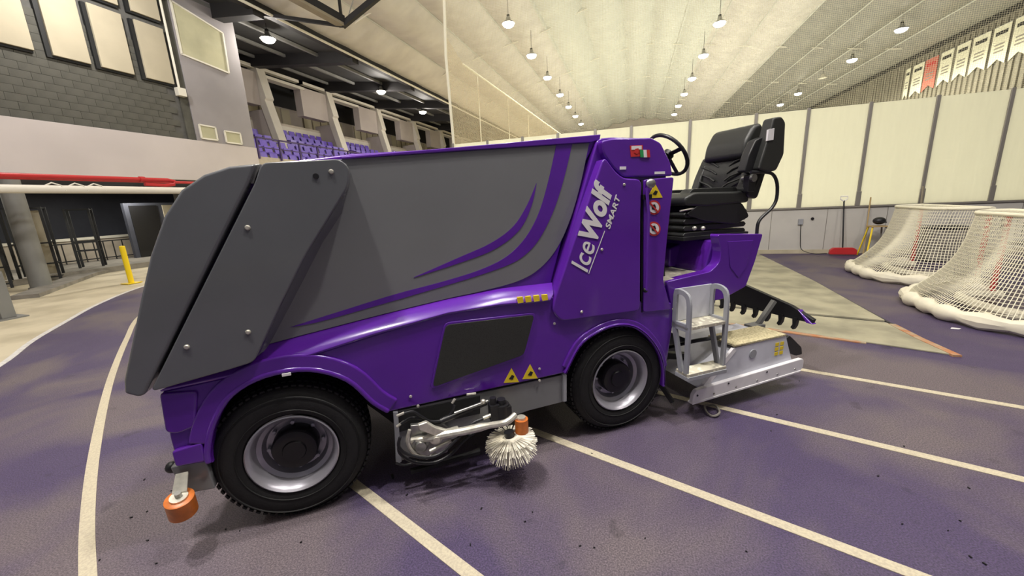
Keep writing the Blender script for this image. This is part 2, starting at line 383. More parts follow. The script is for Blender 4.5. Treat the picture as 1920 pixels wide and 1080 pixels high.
for a, c in zip(xs[:-1], xs[1:]):
    B().box((a+.03, YB+.005, 1.165), (c-.03, YB+.018, 3.47)).build('glass_pane', 'glass', wb)
for x in [x/10 for x in range(-50, 140, 12)]:
    B().box((x, YB-.004, .1), (x+.012, YB+.001, 1.12)).build('board_seam', 'post', wb)
# side wall of the rink, running away on the left
wl = struct(B().box((-5.5, YB+.12, 0), (-5.4, 58, 1.12)).build('rink_side_wall', 'board', None, .01))
for i in range(30):
    y = YB+.3+i*1.5
    B().box((-5.47, y+.03, 1.14), (-5.455, y+1.47, 3.47)).build('glass_pane', 'glass', wl)
    B().box((-5.49, y-.03, 1.12), (-5.43, y+.03, 3.5)).build('stanchion', 'post', wl)
# far end and right-hand side wall
struct(B().box((-24, 60, 0), (20, 60.3, 13)).build('wall_far', 'beige'))
wr = struct(B().box((17, -2, 0), (17.3, 60, 9.9)).build('wall_right', 'corr'))
for i in range(100):
    y = 22+i*.38
    B().box((16.93, y, 2.5), (17.0, y+.19, 9.15)).build('cladding_rib', 'corr', wr)
B().box((16.6, -2, 9.30), (17.0, 60, 9.75)).build('eaves_beam', 'beam', wr)

# ceiling: sagging foil membrane between purlins
prof = [(-13.3, 9.05), (-11.2, 9.75), (-9.1, 10.3), (-7.0, 10.75), (-4.9, 11.1), (-2.9, 11.75), (-.8, 12.1), (.9, 12.2), (2.7, 11.9), (4.8, 11.55), (6.9, 11.15), (9.0, 10.8), (11.0, 10.45), (13.0, 10.1), (15.0, 9.8), (17.1, 9.55)]
b = B(); cols = []
for (x0, z0), (x1, z1) in zip(prof[:-1], prof[1:]):
    for j in range(6):
        t = j/6; sag = .30*math.sin(PI*t); cols.append((x0+(x1-x0)*t, z0+(z1-z0)*t-sag))
cols.append(prof[-1]); ny = 72
for iy in range(ny+1):
    y = -12+iy; 
    for (x, z) in cols: b.v.append((x, y, z+.02*math.sin(y*2.1+x*.7)+.02*math.sin(y*PI)))
nc = len(cols)
b.f += [(iy*nc+i, iy*nc+i+1, (iy+1)*nc+i+1, (iy+1)*nc+i) for iy in range(ny) for i in range(nc-1)]
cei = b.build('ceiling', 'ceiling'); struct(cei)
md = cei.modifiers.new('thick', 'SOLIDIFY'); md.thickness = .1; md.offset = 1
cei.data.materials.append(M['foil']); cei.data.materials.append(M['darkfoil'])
for p in cei.data.polygons: p.use_smooth = True; p.material_index = 0 if -5.0 < p.center.x < 4.6 else (2 if p.center.x > 8.9 else 1)  # tone chosen by X paints the brightness falling off from the middle
for i, (x, z) in enumerate(prof[1:-1]):
    B().tube([(x, -12, z-.02), (x, 60, z-.02)], .035 if abs(x+4.9) > .1 and abs(x-2.7) > .1 else .09, 6).build('ceiling_rib', 'ceiling', cei)
for y in (16, 24, 32, 40, 48, 56):
    B().tube([(x, y, z-.14) for x, z in prof], .03, 6).build('tie_cable', 'wframe', cei)

# roof over the stand (left) with beams
rf = struct(B().prism([(-13, 9.0), (-22.5, 10.2), (-22.5, 10.4), (-13, 9.2)], -6, 60, 'xz').build('roof_stand', 'deck'))
for y in (12.4, 17.6, 22.8, 28, 33.2, 38.4, 43.6, 48.8, 54):
    B().add([(-13, y-.22, 9.02), (-13, y+.22, 9.02), (-22, y+.22, 10.15), (-22, y-.22, 10.15), (-13, y-.22, 8.55), (-13, y+.22, 8.55), (-22, y+.22, 9.5), (-22, y-.22, 9.5)],
            [(0,1,2,3),(4,7,6,5),(0,4,5,1),(2,6,7,3),(1,5,6,2),(0,3,7,4)]).build('roof_beam', 'beam', rf)
for x, z in ((-15, 9.2), (-17, 9.45), (-19, 9.7)):
    B().box((x-.06, -6, z-.13), (x+.06, 60, z)).build('purlin', 'column', rf)
B().box((-13.2, -6, 8.75), (-12.9, 60, 9.1)).build('eaves_beam', 'beam', rf)
B().tube([(-12.8, -6, 8.72), (-12.8, 60, 8.72)], .05, 8).build('conduit', 'wframe', rf)

# left building: balcony fascia, block wall, lilac wall, panels, windows
XW = -14.95
fa = struct(B().box((XW-.25, -6, 2.93), (XW, 13.05, 4.32)).build('trim_1', 'fascia', None, .01))
wlft = struct(B().box((XW-.45, -6, 4.32), (XW-.11, 10.45, 9.3)).build('wall_left', 'mortar'))
blk = B().box((0, 0, 0), (.05, .394, .194)).mesh('block'); blk.materials.append(M['block'])
for r in range(14):
    for c in range(19):
        y = 3.1+c*.4-(.2 if r % 2 else 0)
        if y+.39 > 10.45: continue
        o = bpy.data.objects.new('block', blk); COL.objects.link(o); o.parent = wlft; o.location = (XW-.12+random.uniform(-.003, .003), y, 4.33+r*.2)
wl2 = struct(B().box((XW-.45, 10.72, 4.32), (XW+.0, 13.0, 9.6)).build('wall_left_stair', 'lilac', None, .01))
struct(B().box((XW-.45, 10.45, 4.32), (XW-.04, 10.72, 9.6)).build('trim_2', 'block'))
struct(B().box((XW-8, 12.9, 4.32), (XW-.05, 13.0, 9.6)).build('wall_stand_end', 'lilac'))
def window(n, pts, X, m, fw=.05):
    """frame with pane on a wall facing +X; pts = (y, z) corners"""
    r = B(); k = len(pts)
    for i in range(k): r.beam((X+.02, *pts[i]), (X+.02, *pts[(i+1) % k]), .05, fw, (1, 0, 0))
    w_ = struct(r.build('window_%d' % n, 'wframe')); B().prism(pts, X+.004, X+.012, 'yz').build('pane', m, w_); return w_
M['winpane'] = mat('window_reflection', (.52, .50, .34), .10, var=.18, scale=1.2)
window(1, [(10.78, 8.75), (12.46, 8.36), (12.41, 6.97), (10.78, 7.13)], XW+.01, 'winpane')
window(2, [(10.86, 4.87), (11.43, 4.86), (11.43, 4.41), (10.86, 4.41)], XW+.01, 'winpane')
window(3, [(11.77, 4.79), (12.39, 4.79), (12.39, 4.38), (11.77, 4.38)], XW+.01, 'winpane')
def apanel(y0, y1, z0, z1, lab):
    fr = empty('acoustic_panel', (XW, (y0+y1)/2, z0)); c = (y0+y1)/2
    tag(fr, lab, 'wall panel', 'cream panels on the grey block wall')
    B().box((-.09, y0-c-.10, -.06), (.0, y1-c, z1-z0)).build('backing_frame', 'frame', fr)
    B().box((.0, y0-c, 0), (.07, y1-c, z1-z0)).build('fabric_face', 'acoustic', fr, .01)
for y0, y1, nm in ((4.5, 5.4, 'cream fabric panel on block wall, cut off by the left frame edge'), (6.0, 7.03, 'cream fabric panel on block wall, leftmost tall one in the row'), (7.38, 8.16, 'cream fabric panel on block wall, second in the tall row'), (8.40, 9.19, 'cream fabric panel on block wall, third in the tall row'), (9.52, 10.31, 'cream fabric panel on block wall, last beside the white pipe')):
    if y0 < 5: continue
    apanel(y0, y1, 6.05, 7.72, nm)
for y0, y1, nm in ((9.52, 10.31, 'small upper cream panel above the last tall panel'), (8.4, 9.19, 'upper cream panel above the third tall panel')):
    apanel(y0, y1, 7.95, 9.0, nm)
dp = empty('downpipe', (XW+.1, 10.4, 5.7)); tag(dp, 'thin white downpipe with square box at its foot on grey wall', 'pipe')
B().tube([(0, 0, .2), (0, 0, 3.4)], .035, 8).build('pipe_run', 'wframe', dp); B().box((-.1, -.1, 0), (.08, .16, .26)).build('junction_box', 'wframe', dp, .01)

# under the balcony
bk = struct(B().box((-22.2, -6, 0), (-22, 16, 3)).build('wall_under_balcony', 'navy'))
struct(B().box((-22, -6, 2.86), (XW-.2, 13, 2.93)).build('trim_3', 'navy'))
struct(B().box((-22, -6, -.012), (-16.6, 13, .16)).build('trim_4', 'curb'))
struct(B().prism([(-13.6, 4.8), (-16.6, 7.2), (-17.6, 9.0), (-17.4, 9.2), (-16.2, 7.6), (-13.2, 5.1)], -.012, .08, 'xy').build('kerb_strip', 'curb'))
lw = struct(B().box((-20.6, 7.4, 0), (-20.4, 12.5, 1.05)).build('wall_low', 'tier'))
B().box((-20.4, 7.35, .98), (-20.35, 12.5, 1.08)).build('coping', 'wframe', lw)
d1 = struct(B().box((-19.05, 10.2, 0), (-18.9, 12.4, 2.3)).build('door_1', 'navy'))
B().box((-18.9, 11.5, .5), (-18.86, 11.9, 2.2)).build('door_glass', 'acoustic', d1); B().box((-18.9, 10.35, .05), (-18.87, 11.3, 2.2)).build('door_leaf', 'black', d1, .005)
B().box((-18.88, 11.2, 1.0), (-18.82, 11.24, 1.15)).build('door_handle', 'steel', d1)
cl = empty('round_column', (-14.9, 5.85, 0)); tag(cl, 'thick round grey column holding up the balcony', 'column')
B().cyl((0,0,0), (0,0,2.93), .20, 28).build('shaft', 'column', cl); B().cyl((0,0,0), (0,0,.05), .235, 28).build('base_ring', 'curb', cl)
rp = empty('red_pipe', (-12.95, -4, 2.70)); tag(rp, 'red sprinkler pipe running under the pink balcony fascia', 'pipe')
B().tube([(0, 0, 0), (0, 12.2, .03)], .055, 12).build('pipe_run', 'redpipe', rp)
B().tube([(0, 12.2, .03), (.05, 12.33, -.0), (.05, 12.3, -.09), (0, 12.1, -.12), (0, 11.6, -.1)], .05, 12).build('return_bend', 'redpipe', rp)
B().tube([(0, 11.5, .03), (0, 11.62, .03)], .075, 12).build('coupling', 'redpipe', rp); B().tube([(0, 6, 0), (0, 6.12, 0)], .07, 12).build('coupling', 'redpipe', rp)
B().tube([(-.3, 2, 0), (-.3, 14, 0)], .04, 8).build('branch_pipe', 'redpipe', rp)
wp = empty('white_pipe', (-12.9, -4, 2.42)); tag(wp, 'long white insulated pipe running below the red pipe', 'pipe')
B().tube([(0, 0, 0), (0, 15, .02)], .095, 14).build('pipe_run', 'whitepipe', wp)
for k, dy in enumerate((9.6, 10.0, 10.35)):
    B().tube([(0, dy, .09), (.02, dy+.12, .16), (.05, dy+.25, .10), (.08, dy+.3, -.02)], .018, 6).build('rag_tie', 'wframe', wp)
B().tube([(0, 6.9, 0), (-.1, 7.1, .0), (-.3, 7.2, -.1)], .04, 8).build('stub', 'whitepipe', wp)
bo = empty('bollard', tuple(onZ(247, 531))); tag(bo, 'bright yellow bollard with a square foot beside the track edge', 'bollard')
B().cyl((0,0,.01), (0,0,.98), .06, 18).build('post', 'ypost', bo); B().box((-.16, -.16, 0), (.16, .16, .018)).build('base_plate', 'ypost', bo); B().sphere((0,0,.98), .06, 14, (1,1,.4)).build('cap', 'ypost', bo)
sp_ = empty('steel_post', (-10.95, 3.75, 0)); tag(sp_, 'short grey square steel post at the left edge of frame', 'post')
B().box((-.09, -.09, .012), (.09, .09, .86)).build('shaft', 'column', sp_, .008); B().box((-.2, -.2, -.012), (.2, .2, .012)).build('base_plate', 'column', sp_)
def rack(name, lab, x, y, rz, w_, h, d, shelves, panel):
    r = empty(name, (x, y, 0.0), rz); tag(r, lab, 'rack', 'black frame racks under the balcony')
    for sx in (0, w_):
        for sy in (0, d): B().box((sx-.03, sy-.03, 0), (sx+.03, sy+.03, h)).build('upright', 'frame', r)
    for z in shelves:
        b = B()
        for sy in (0, d): b.box((0, sy-.02, z), (w_, sy+.02, z+.04))
        for k in range(6): b.box((w_*k/5-.012, 0, z+.01), (w_*k/5+.012, d, z+.03))
        b.build('shelf', 'frame', r)
    if panel:
        B().box((.06, d*.5, .2), (w_-.06, d*.5+.02, h-.1)).build('back_sheet', 'acoustic' if panel == 1 else 'curb', r)
    return r
rack('storage_rack', 'black storage rack with pale back sheet left of the round column', -16.6, 4.9, 1.15, 1.0, 2.2, .5, (.1, .55, 1.2, 2.1), 1)
rack('storage_rack', 'black storage rack with pale back sheet just right of the round column', -16.7, 6.2, 1.0, .75, 2.15, .5, (.1, .5, 1.1, 2.1), 1)
rack('storage_rack', 'narrow black rack standing in front of the navy wall', -17.6, 7.9, .95, .55, 2.1, .4, (.1, .7, 1.0, 2.05), 0)
gt = empty('barrier_frame', (-19.9, 8.3, .16), 1.45); tag(gt, 'low black barrier frame leaning on the cream low wall', 'barrier')
for z in (.08, .72): B().box((0, -.02, z), (2.3, .02, z+.04)).build('rail', 'frame', gt)
for k in range(9): B().box((.28*k, -.015, 0), (.28*k+.03, .015, .76)).build('bar', 'frame', gt)

for k, (x, y) in enumerate(((-17.5, 5.5), (-18.5, 10.0))):  # strips added to brighten the wall and racks under the balcony
    uf = empty('strip_light', (x, y, 2.80)); tag(uf, 'strip light fitting on the soffit under the balcony', 'lamp', 'strip lights under the balcony')
    B().box((-.08, -.6, 0), (.08, .6, .06)).build('housing', 'wframe', uf); B().box((-.05, -.58, -.03), (.05, .58, 0)).build('tube', M['tubeglow'], uf)  # housing and tube of the added fill strip
    al = bpy.data.lights.new('strip_light_glow', 'AREA'); al.shape = 'RECTANGLE'; al.size = .12; al.size_y = 1.2; al.energy = 80; al.color = (1, .95, .82)
    ao = bpy.data.objects.new('strip_light_glow', al); COL.objects.link(ao); ao.parent = uf; ao.location = (0, 0, -.05)
# grandstand: stepped tiers, seats, fins, back wall
st = []
NT = 6
for i in range(NT):
    x0 = -15.2-.85*i; st.append((x0, 3.55+.42*i))
pts = [(-15.0, 0), (-15.0, 4.0), (-15.15, 4.0), (-15.15, 3.55)]
for i in range(NT): pts += [(-15.2-.85*i, 3.55+.42*i), (-15.2-.85*(i+1), 3.55+.42*i)]
pts += [(-20.3, 6.9), (-20.5, 6.9), (-20.5, 0)]
ts = B().prism(pts, 13.05, 46, 'xz').build('stand_tiers', 'tier'); struct(ts)
B().box((-20.32, 13.05, 6.05), (-20.26, 46, 6.75)).build('parapet', 'fin', ts)
sw = struct(B().box((-22.4, 13, 6), (-22.2, 60, 10.3)).build('wall_stand_back', 'beige'))
COLY = [17.6, 22.6, 27.9, 33.2, 38.5, 43.8]
for k, y in enumerate(COLY):
    fin = B().prism([(-18.75, 5.0), (-18.35, 5.0), (-19.0, 7.6), (-18.9, 7.7), (-19.35, 9.75), (-19.95, 9.75)], y, y+.5, 'xz').build('stand_column', 'fin'); struct(fin)
    B().prism([(-20.6, 5.2), (-18.8, 5.2), (-19.4, 7.2), (-20.6, 7.2)], y+.12, y+.38, 'xz').build('web_wall', 'beige', fin)
    bx = struct(B().box((-19.8, y-2.1, 7.35), (-19.3, y-.02, 9.0)).build('trim_%d' % (10+k), 'beige'))
    B().box((-19.75, y+.5, 8.85), (-19.25, y+3.2, 9.0)).build('ledge', 'fin', bx); B().box((-19.6, y-2.1, 9.2), (-19.3, y+3.2, 9.35)).build('ledge', 'fin', bx)
    for j in range(5): B().box((-22.2, y+.8+j*.8, 6.6), (-22.1, y+1.45+j*.8, 8.3)).build('wall_panel', 'acoustic', sw)
B().box((-22.2, 13, 8.4), (-22.1, 50, 10.2)).build('dark_band', 'beam', sw)
def make_seat():
    o = B(); o.box((-.42, -.21, .40), (0, .21, .44))
    o.add([(-.42, -.21, .42), (-.42, .21, .42), (-.50, .20, .82), (-.50, -.20, .82), (-.46, -.21, .42), (-.46, .21, .42), (-.54, .20, .82), (-.54, -.20, .82)],
          [(0,1,2,3),(7,6,5,4),(0,4,5,1),(1,5,6,2),(2,6,7,3),(3,7,4,0)])
    o.box((-.3, -.03, 0), (-.24, .03, .40)); o.box((-.45, -.03, .0), (-.40, .03, .42))
    return o.build('stadium_seat', 'seat', None, .012, 2)
rowname = ['front row', 'second row', 'third row', 'fourth row', 'fifth row', 'top row']
seat0 = make_seat(); first = True
for i, (x0, z) in enumerate(st):
    y = 13.5
    n = 0
    while y < 41 and n < 49:
        gap = (y-13.5) % 10.4
        if gap < 9.0 and not (i >= 3 and any(abs(y-c_-.25) < .5 for c_ in COLY)):
            o = seat0 if first else seat0.copy()
            if not first: COL.objects.link(o)
            first = False
            o.location = (x0-.12, y, z); tag(o, 'purple folding stadium seat in the %s of the grandstand' % rowname[i], 'seat', 'purple grandstand seats, '+rowname[i]); n += 1
        y += .55
rl = empty('stand_railing', (-14.95, 13.1, 4.0)); tag(rl, 'dark purple railing along the front of the grandstand', 'railing')
for k in range(15): B().box((-.03, k*1.1-.035, -.1), (.03, k*1.1+.035, .75)).build('post', 'railp', rl)
B().box((-.03, 0, .72), (.03, 15.6, .78)).build('top_rail', 'railp', rl); B().box((-.015, 0, .35), (.015, 15.6, .39)).build('mid_rail', 'railp', rl)

def ceil_z0(x):
    for (x0, z0), (x1, z1) in zip(prof[:-1], prof[1:]):
        if x0 <= x <= x1: return z0+(z1-z0)*(x-x0)/(x1-x0)
    return 9.1
# roof truss near the camera
tr = empty('roof_truss', (0, 0, 0)); tag(tr, 'dark steel roof truss with tan bottom flange at the top of frame', 'truss')
a, c, e_ = Vector((-11.9, 9.4, 8.75)), onZ(642, 48, 8.4), onZ(800, -10, 8.9)
a = onZ(500, -30, 8.75); a = a+(a-c)*2.2; e_ = c+(e_-c)*1.9; e_.z = ceil_z0(e_.x)
B().beam(a, c, .30, .10).build('bottom_flange', 'beamtan', tr); B().beam(a+Vector((.12, 0, .16)), c+Vector((.12, 0, .16)), .05, .3).build('web', 'beam', tr)
B().beam(c, e_, .16, .2).build('diagonal_brace', 'beam', tr)
B().beam(c, Vector((c.x, c.y, ceil_z0(c.x)-.1)), .08, .08).build('hanger', 'beam', tr); B().beam(a, Vector((a.x, a.y, ceil_z0(a.x)-.1)), .08, .08).build('hanger', 'beam', tr); B().beam(c, onZ(440, 20, 8.9), .1, .12).build('side_brace', 'beam', tr)
B().beam(c+Vector((.15,0,0)), c+Vector((.9, .3, 1.7)), .03, .03).build('tie_rod', 'steel', tr)

def ceil_z(x):
    for (x0, z0), (x1, z1) in zip(prof[:-1], prof[1:]):
        if x0 <= x <= x1: return z0+(z1-z0)*(x-x0)/(x1-x0)
    return 9
# safety netting above the glass and along the rink's left side
sn = B(); nx = 60
for i in range(nx+1):
    x = -5.4+(19.4*i/nx)
    for j in range(6): sn.v.append((x, YB+.16+.02*math.sin(i*1.3)*(j > 0), 3.52+(ceil_z(x)-.35-3.52)*j/5))
sn.f += [(i*6+j, (i+1)*6+j, (i+1)*6+j+1, i*6+j+1) for i in range(nx) for j in range(5)]
o = sn.build('safety_net', 'safenet'); tag(o, 'tall fine-mesh safety net hanging above the end glass', 'net')
B().tube([(-5.4, YB+.08, 3.4), (-5.44, YB+.08, 6), (-5.36, YB+.08, 7.4), (-5.4, YB+.08, 11)], .045, 8).build('edge_rope', 'netrope', o)
sd = B(); n = 26; 
for i in range(n+1):
    y = YB+.2+i*1.2
    top = 6.15 if i < 2 else 6.15+.022*(i-1)*1.2
    if i == 0: top = 6.6
    for j in range(5): sd.v.append((-5.46+.06*math.sin(i*2.2+j)*(0 < j < 4), y, 3.45+(top-3.45)*j/4))
sd.f += [(i*5+j, (i+1)*5+j, (i+1)*5+j+1, i*5+j+1) for i in range(n) for j in range(4)]
o = sd.build('side_net', 'sidenet'); tag(o, 'tan side netting with a sloping top cord left of the rink', 'net')
B().tube([(-5.46, YB+.2+i*1.2, (6.15 if i < 2 else 6.15+.022*(i-1)*1.2)) for i in range(1, n+1)], .03, 6).build('top_cord', 'netrope', o)
for i in (2, 5, 8): B().tube([(-5.44, YB+.2+i*1.2, 3.5), (-5.44, YB+.2+i*1.2, 6.1)], .02, 6).build('tie_cord', 'netrope', o)

# lamps
def mlamp():
    r = empty('high_bay_lamp', (0, 0, 0))
    B().tube([(0, 0, .28), (0, 0, 1.25)], .012, 6).build('hanging_rod', 'frame', r)
    B().lathe([(.05, .3), (.09, .26), (.10, .18), (.12, .14), (.28, .04), (.30, 0), (.285, 0), (.13, .12), (.04, .14)], (0, 0, 0), 'z', 24).build('reflector', 'steel', r)
    B().cyl((0, 0, .22), (0, 0, .36), .07, 14).build('ballast_box', 'frame', r)
    B().sphere((0, 0, -.02), .25, 18, (1, 1, .5)).build('bulb', M['bulb'], r)
    return r
M['bulb'] = mat('lit_bulb', (1, .94, .80), .5, emis=30)
LL = bpy.data.lights.new('lamp_light', 'SPOT'); LL.spot_size = math.radians(160); LL.spot_blend = .5; LL.energy = LAMP_W; LL.color = (1, .93, .72); LL.shadow_soft_size = .22
LN = bpy.data.lights.new('track_lamp_light', 'POINT'); LN.energy = NEAR_W; LN.color = (1, .95, .90); LN.shadow_soft_size = .16  # added fill to the left and right, no lamp in view
LO = bpy.data.lights.new('track_lamp_light', 'POINT'); LO.energy = NEAR_W*2.35; LO.color = (1, .95, .90); LO.shadow_soft_size = .16
LS = bpy.data.lights.new('stand_lamp_light', 'POINT'); LS.energy = STAND_W; LS.color = (1, .93, .84); LS.shadow_soft_size = .2
lamp0 = mlamp(); used = False
def lamp(x, y, z, data, lab, grp, lit=True):
    global used
    r = lamp0 if not used else copy_tree(lamp0); used = True
    r.location = (x, y, z); tag(r, lab, 'lamp', grp)
    if lit:
        lo = bpy.data.objects.new('lamp_light', data); COL.objects.link(lo); lo.parent = r; lo.location = (0, 0, -.30)
    return r
ordn = ['nearest', 'second', 'third', 'fourth', 'fifth', 'sixth', 'seventh']
for i, y in enumerate((18.6, 22.8, 27, 31.6, 35.8, 40, 44.3)): lamp(-5.49, y, 9.4, LL, 'lit high-bay lamp, %s in the left row above the rink' % ordn[i], 'left row of rink lamps')
for i, y in enumerate((22.6, 27.1, 31.8, 36.2, 40.5, 44.4)): lamp(3.72, y, 9.4, LL, 'lit high-bay lamp, %s in the middle row above the rink' % ordn[i], 'middle row of rink lamps')
for i, y in enumerate((27.3, 32.1, 40.7, 44.9)): lamp(13.0, y, 9.35, LL, 'lit high-bay lamp, %s in the right row above the rink' % ordn[i], 'right row of rink lamps')
for i, (x, y) in enumerate(((-14.4, 14.0), (-14.9, 22.3), (-15.4, 28.2))): lamp(x, y, 8.6, LS, 'lit high-bay lamp, %s under the dark stand roof' % ordn[i], 'lamps under the stand roof')
u = empty('unlit_lamp', (12.9, 35.9, 9.3)); tag(u, 'white unlit lamp housing between the right row lamps', 'lamp')
B().lathe([(.05, .3), (.09, .26), (.22, .06), (.26, 0), (.25, 0), (.05, .1)], (0,0,0), 'z', 20).build('shade', 'wframe', u); B().tube([(0,0,.28), (0,0,1)], .012, 6).build('hanging_rod', 'frame', u)
MC = P0+MD*1.3+TD*.75
OV = P0-MD*1.1-TD*.1; L1 = P0-MD*.9-TD*1.3; LFILL = P0+MD*3.2-TD*1.8  # first two follow the machine's shadow; the third is added fill for its side
for (x, y, z) in ((OV.x, OV.y, 8.9), (MC.x-11.5, MC.y+4.5, 8.5), (MC.x+7, MC.y+.5, 9.0), (L1.x, L1.y, 9.0), (LFILL.x, LFILL.y, 9.0)):  # all out of view; the two offset from MC are added to light the floor
    lamp(x, y, z, LO if x in (OV.x, L1.x, LFILL.x) else LN, 'lit high-bay lamp above the purple running track', 'lamps above the track')

# banners on the right-hand wall
bx0 = 16.9
def banner(y0, y1, z0, z1, m, lab, red=False):
    r = empty('banner', (bx0, (y0+y1)/2, z1)); tag(r, lab, 'banner', 'team banners on the right wall')
    h_ = z1-z0; w2 = (y1-y0)/2
    B().prism([(-w2, 0), (w2, 0), (w2, -h_), (0, -h_+.28), (-w2, -h_)], -.02, 0, 'yz').build('cloth', m, r)
    B().tube([(-.01, -w2, 0), (-.01, w2, 0)], .02, 6).build('hanging_rod', 'steel', r)
    t = B().prism([(-w2*.7, -.25), (w2*.7, -.25), (w2*.7, -.42), (-w2*.7, -.42)], -.026, -.021, 'yz'); t.build('print_band', 'red' if red else 'blackp', r)
    t = B()
    for q in range(3): t.prism([(-w2*.6, -h_*.45-.16*q), (w2*.6, -h_*.45-.16*q), (w2*.6, -h_*.45-.07-.16*q), (-w2*.6, -h_*.45-.07-.16*q)], -.026, -.021, 'yz')
    t.build('print_lines', 'post', r)
labs = ['far end', 'eighth', 'seventh', 'sixth', 'fifth', 'fourth', 'third', 'second', 'nearest']
M['redban'] = mat('red_banner', (.55, .16, .12), .8)
ys = [34.6, 32.6, 31.0, 29.0, 27.6, 26.3, 25.05, 23.8]
def by(px, py): return onX(px, py, bx0).y
edges_px = [(1702, 118, 1713, 108), (1716, 108, 1739, 98), (1739, 98, 1765, 88), (1768, 88, 1795, 72), (1798, 72, 1827, 58), (1829, 60, 1865, 42), (1868, 40, 1905, 22), (1908, 22, 1950, 0)]
for k, (xa, ya, xb, yb) in enumerate(edges_px):
    pa, pb = onX(xa, ya, bx0), onX(xb, yb, bx0)
    y1, y0 = max(pa.y, pb.y), min(pa.y, pb.y)
    banner(y0+.05, y1-.05, 7.05 if k > 1 else 7.0, 8.85, 'redban' if k == 2 else 'banner', ('faded red and white pennant banner' if k == 2 else 'cream pennant banner')+' on the right wall, '+('%s from the far end' % ['first', 'second', 'third', 'fourth', 'fifth', 'sixth', 'seventh', 'eighth'][k]), k == 2)

# ================================================================== THE ICE RESURFACER
# local frame: x = along the machine (snow tank end at x<0, driver at x>2.4), y = inwards from the near tyre face, z up
IR = empty('ice_resurfacer', tuple(P0), MROT)
tag(IR, 'large purple and grey ride-on ice resurfacer parked on the purple track', 'ice resurfacer')
W = 1.62                                   # overall width
def mir(y): return W-y
# chassis core
B().prism([(-.36, .50), (-.36, .98), (2.45, .98), (2.45, .50), (2.30, .34), (1.85, .34), (1.6, .26), (.55, .26), (.35, .5)], .30, W-.30).build('chassis', 'dark', IR)
for x in (.03, 2.10): B().cyl((x, .15, .385), (x, W-.15, .385), .07, 14).build('axle', 'dark', IR)

# lower body skins with wheel arches
def clean2(pts, n=4): return [p[:2] for p in catmull([(x, z, 0) for x, z in pts], n)]
def arc(cx, cz, r, a0, a1, n=18): return [(cx+r*math.cos(math.radians(a0+(a1-a0)*i/n)), cz+r*math.sin(math.radians(a0+(a1-a0)*i/n))) for i in range(n+1)]
A1 = clean2([(-.31, .44), (-.305, .52), (-.255, .66), (-.16, .785), (-.01, .85), (.18, .845), (.345, .755), (.455, .60), (.535, .52)])
A2 = clean2([(1.655, .53), (1.76, .70), (1.88, .77), (2.02, .80), (2.16, .775), (2.28, .69), (2.38, .56), (2.43, .42), (2.44, .27)])
low = [(-.44, .86), (-.455, .62), (-.455, .47)] + A1 + [(1.64, .535)] + A2 + [(2.465, .27), (2.49, .50), (2.53, .80), (2.50, .90), (1.58, 1.06), (.92, 1.05), (.51, .985), (.04, .895)]
for y0, y1 in ((-.03, .06), (W-.06, W+.03)):
    sk = B().prism(low, y0, y1).build('side_skin', 'purple', IR, .012)
B().prism([(-.42, .88), (-.44, .50), (-.33, .50), (-.30, .88)], .05, W-.05).build('front_cross_panel', 'purple', IR, .01)
# swept fender mouldings
def moulding(arcpts, w_, y0, y1, par, nm='fender_moulding'):
    n = len(arcpts); out = []
    c = Vector((sum(p[0] for p in arcpts)/n, .35))
    for p in arcpts[::-1]:
        v = Vector(p)-c; v.normalize(); out.append((p[0]+v.x*w_, p[1]+v.y*w_))
    return B().prism(arcpts+out, y0, y1).build(nm, 'purple', par, .022, 4)
def off(pts, d):
    out = []
    for i in range(len(pts)):
        a_, b_ = Vector(pts[max(i-1, 0)]), Vector(pts[min(i+1, len(pts)-1)]); t_ = (b_-a_).normalized(); out.append((pts[i][0]-t_.y*d, pts[i][1]+t_.x*d))
    return out
for sgn in (0, 1):
    for A_, wd, th in ((A1[5:], .095, .018), (A1[1:], .028, .026), (A2[1:-4], .05, .014), (A2, .022, .022)):
        y0, y1 = (-.03-th, -.02) if not sgn else (W+.02, W+.03+th)
        B().prism(off(A_, -.002)+off(A_, wd)[::-1], y0, y1).build('fender_moulding', 'purple', IR, min(.014, th*.7), 4)
# stepped corner block left of the front wheel
B().prism(smooth_poly([(-.445, .86), (-.46, .66), (-.42, .64), (-.34, .66), (-.30, .84)], .02), -.045, -.02).build('corner_step', 'purple', IR, .012)
B().prism(smooth_poly([(-.455, .56), (-.455, .475), (-.33, .47), (-.33, .575)], .015), -.05, -.02).build('corner_step', 'purple', IR, .01)
# vent panel
vp = smooth_poly(S([(833, 605), (1006, 586), (985, 668), (806, 732)], -.04), .035)
B().prism(vp, -.040, -.028).build('vent_frame', 'purple', IR, .004)
vp2 = smooth_poly(S([(836, 609), (1002, 590), (982, 665), (811, 726)], -.042), .03)
B().prism(vp2, -.046, -.039).build('vent_grille', 'mesh', IR, .002)
# body panel crease right of the vent
# grey skirt plate between the wheels
B().prism(S([(738, 772), (1058, 702), (1060, 752), (990, 770), (905, 800), (742, 868)], -.015), -.018, -.006).build('skirt_plate', 'grey', IR, .004)
B().prism(S([(737, 772), (746, 772), (753, 865), (744, 870)], -.03), -.035, -.0).build('skirt_edge_strip', 'steelgrey', IR, .002)
B().prism(S([(1056, 702), (1062, 702), (1062, 752), (1056, 753)], -.03), -.035, -.0).build('skirt_edge_strip', 'steelgrey', IR, .002)

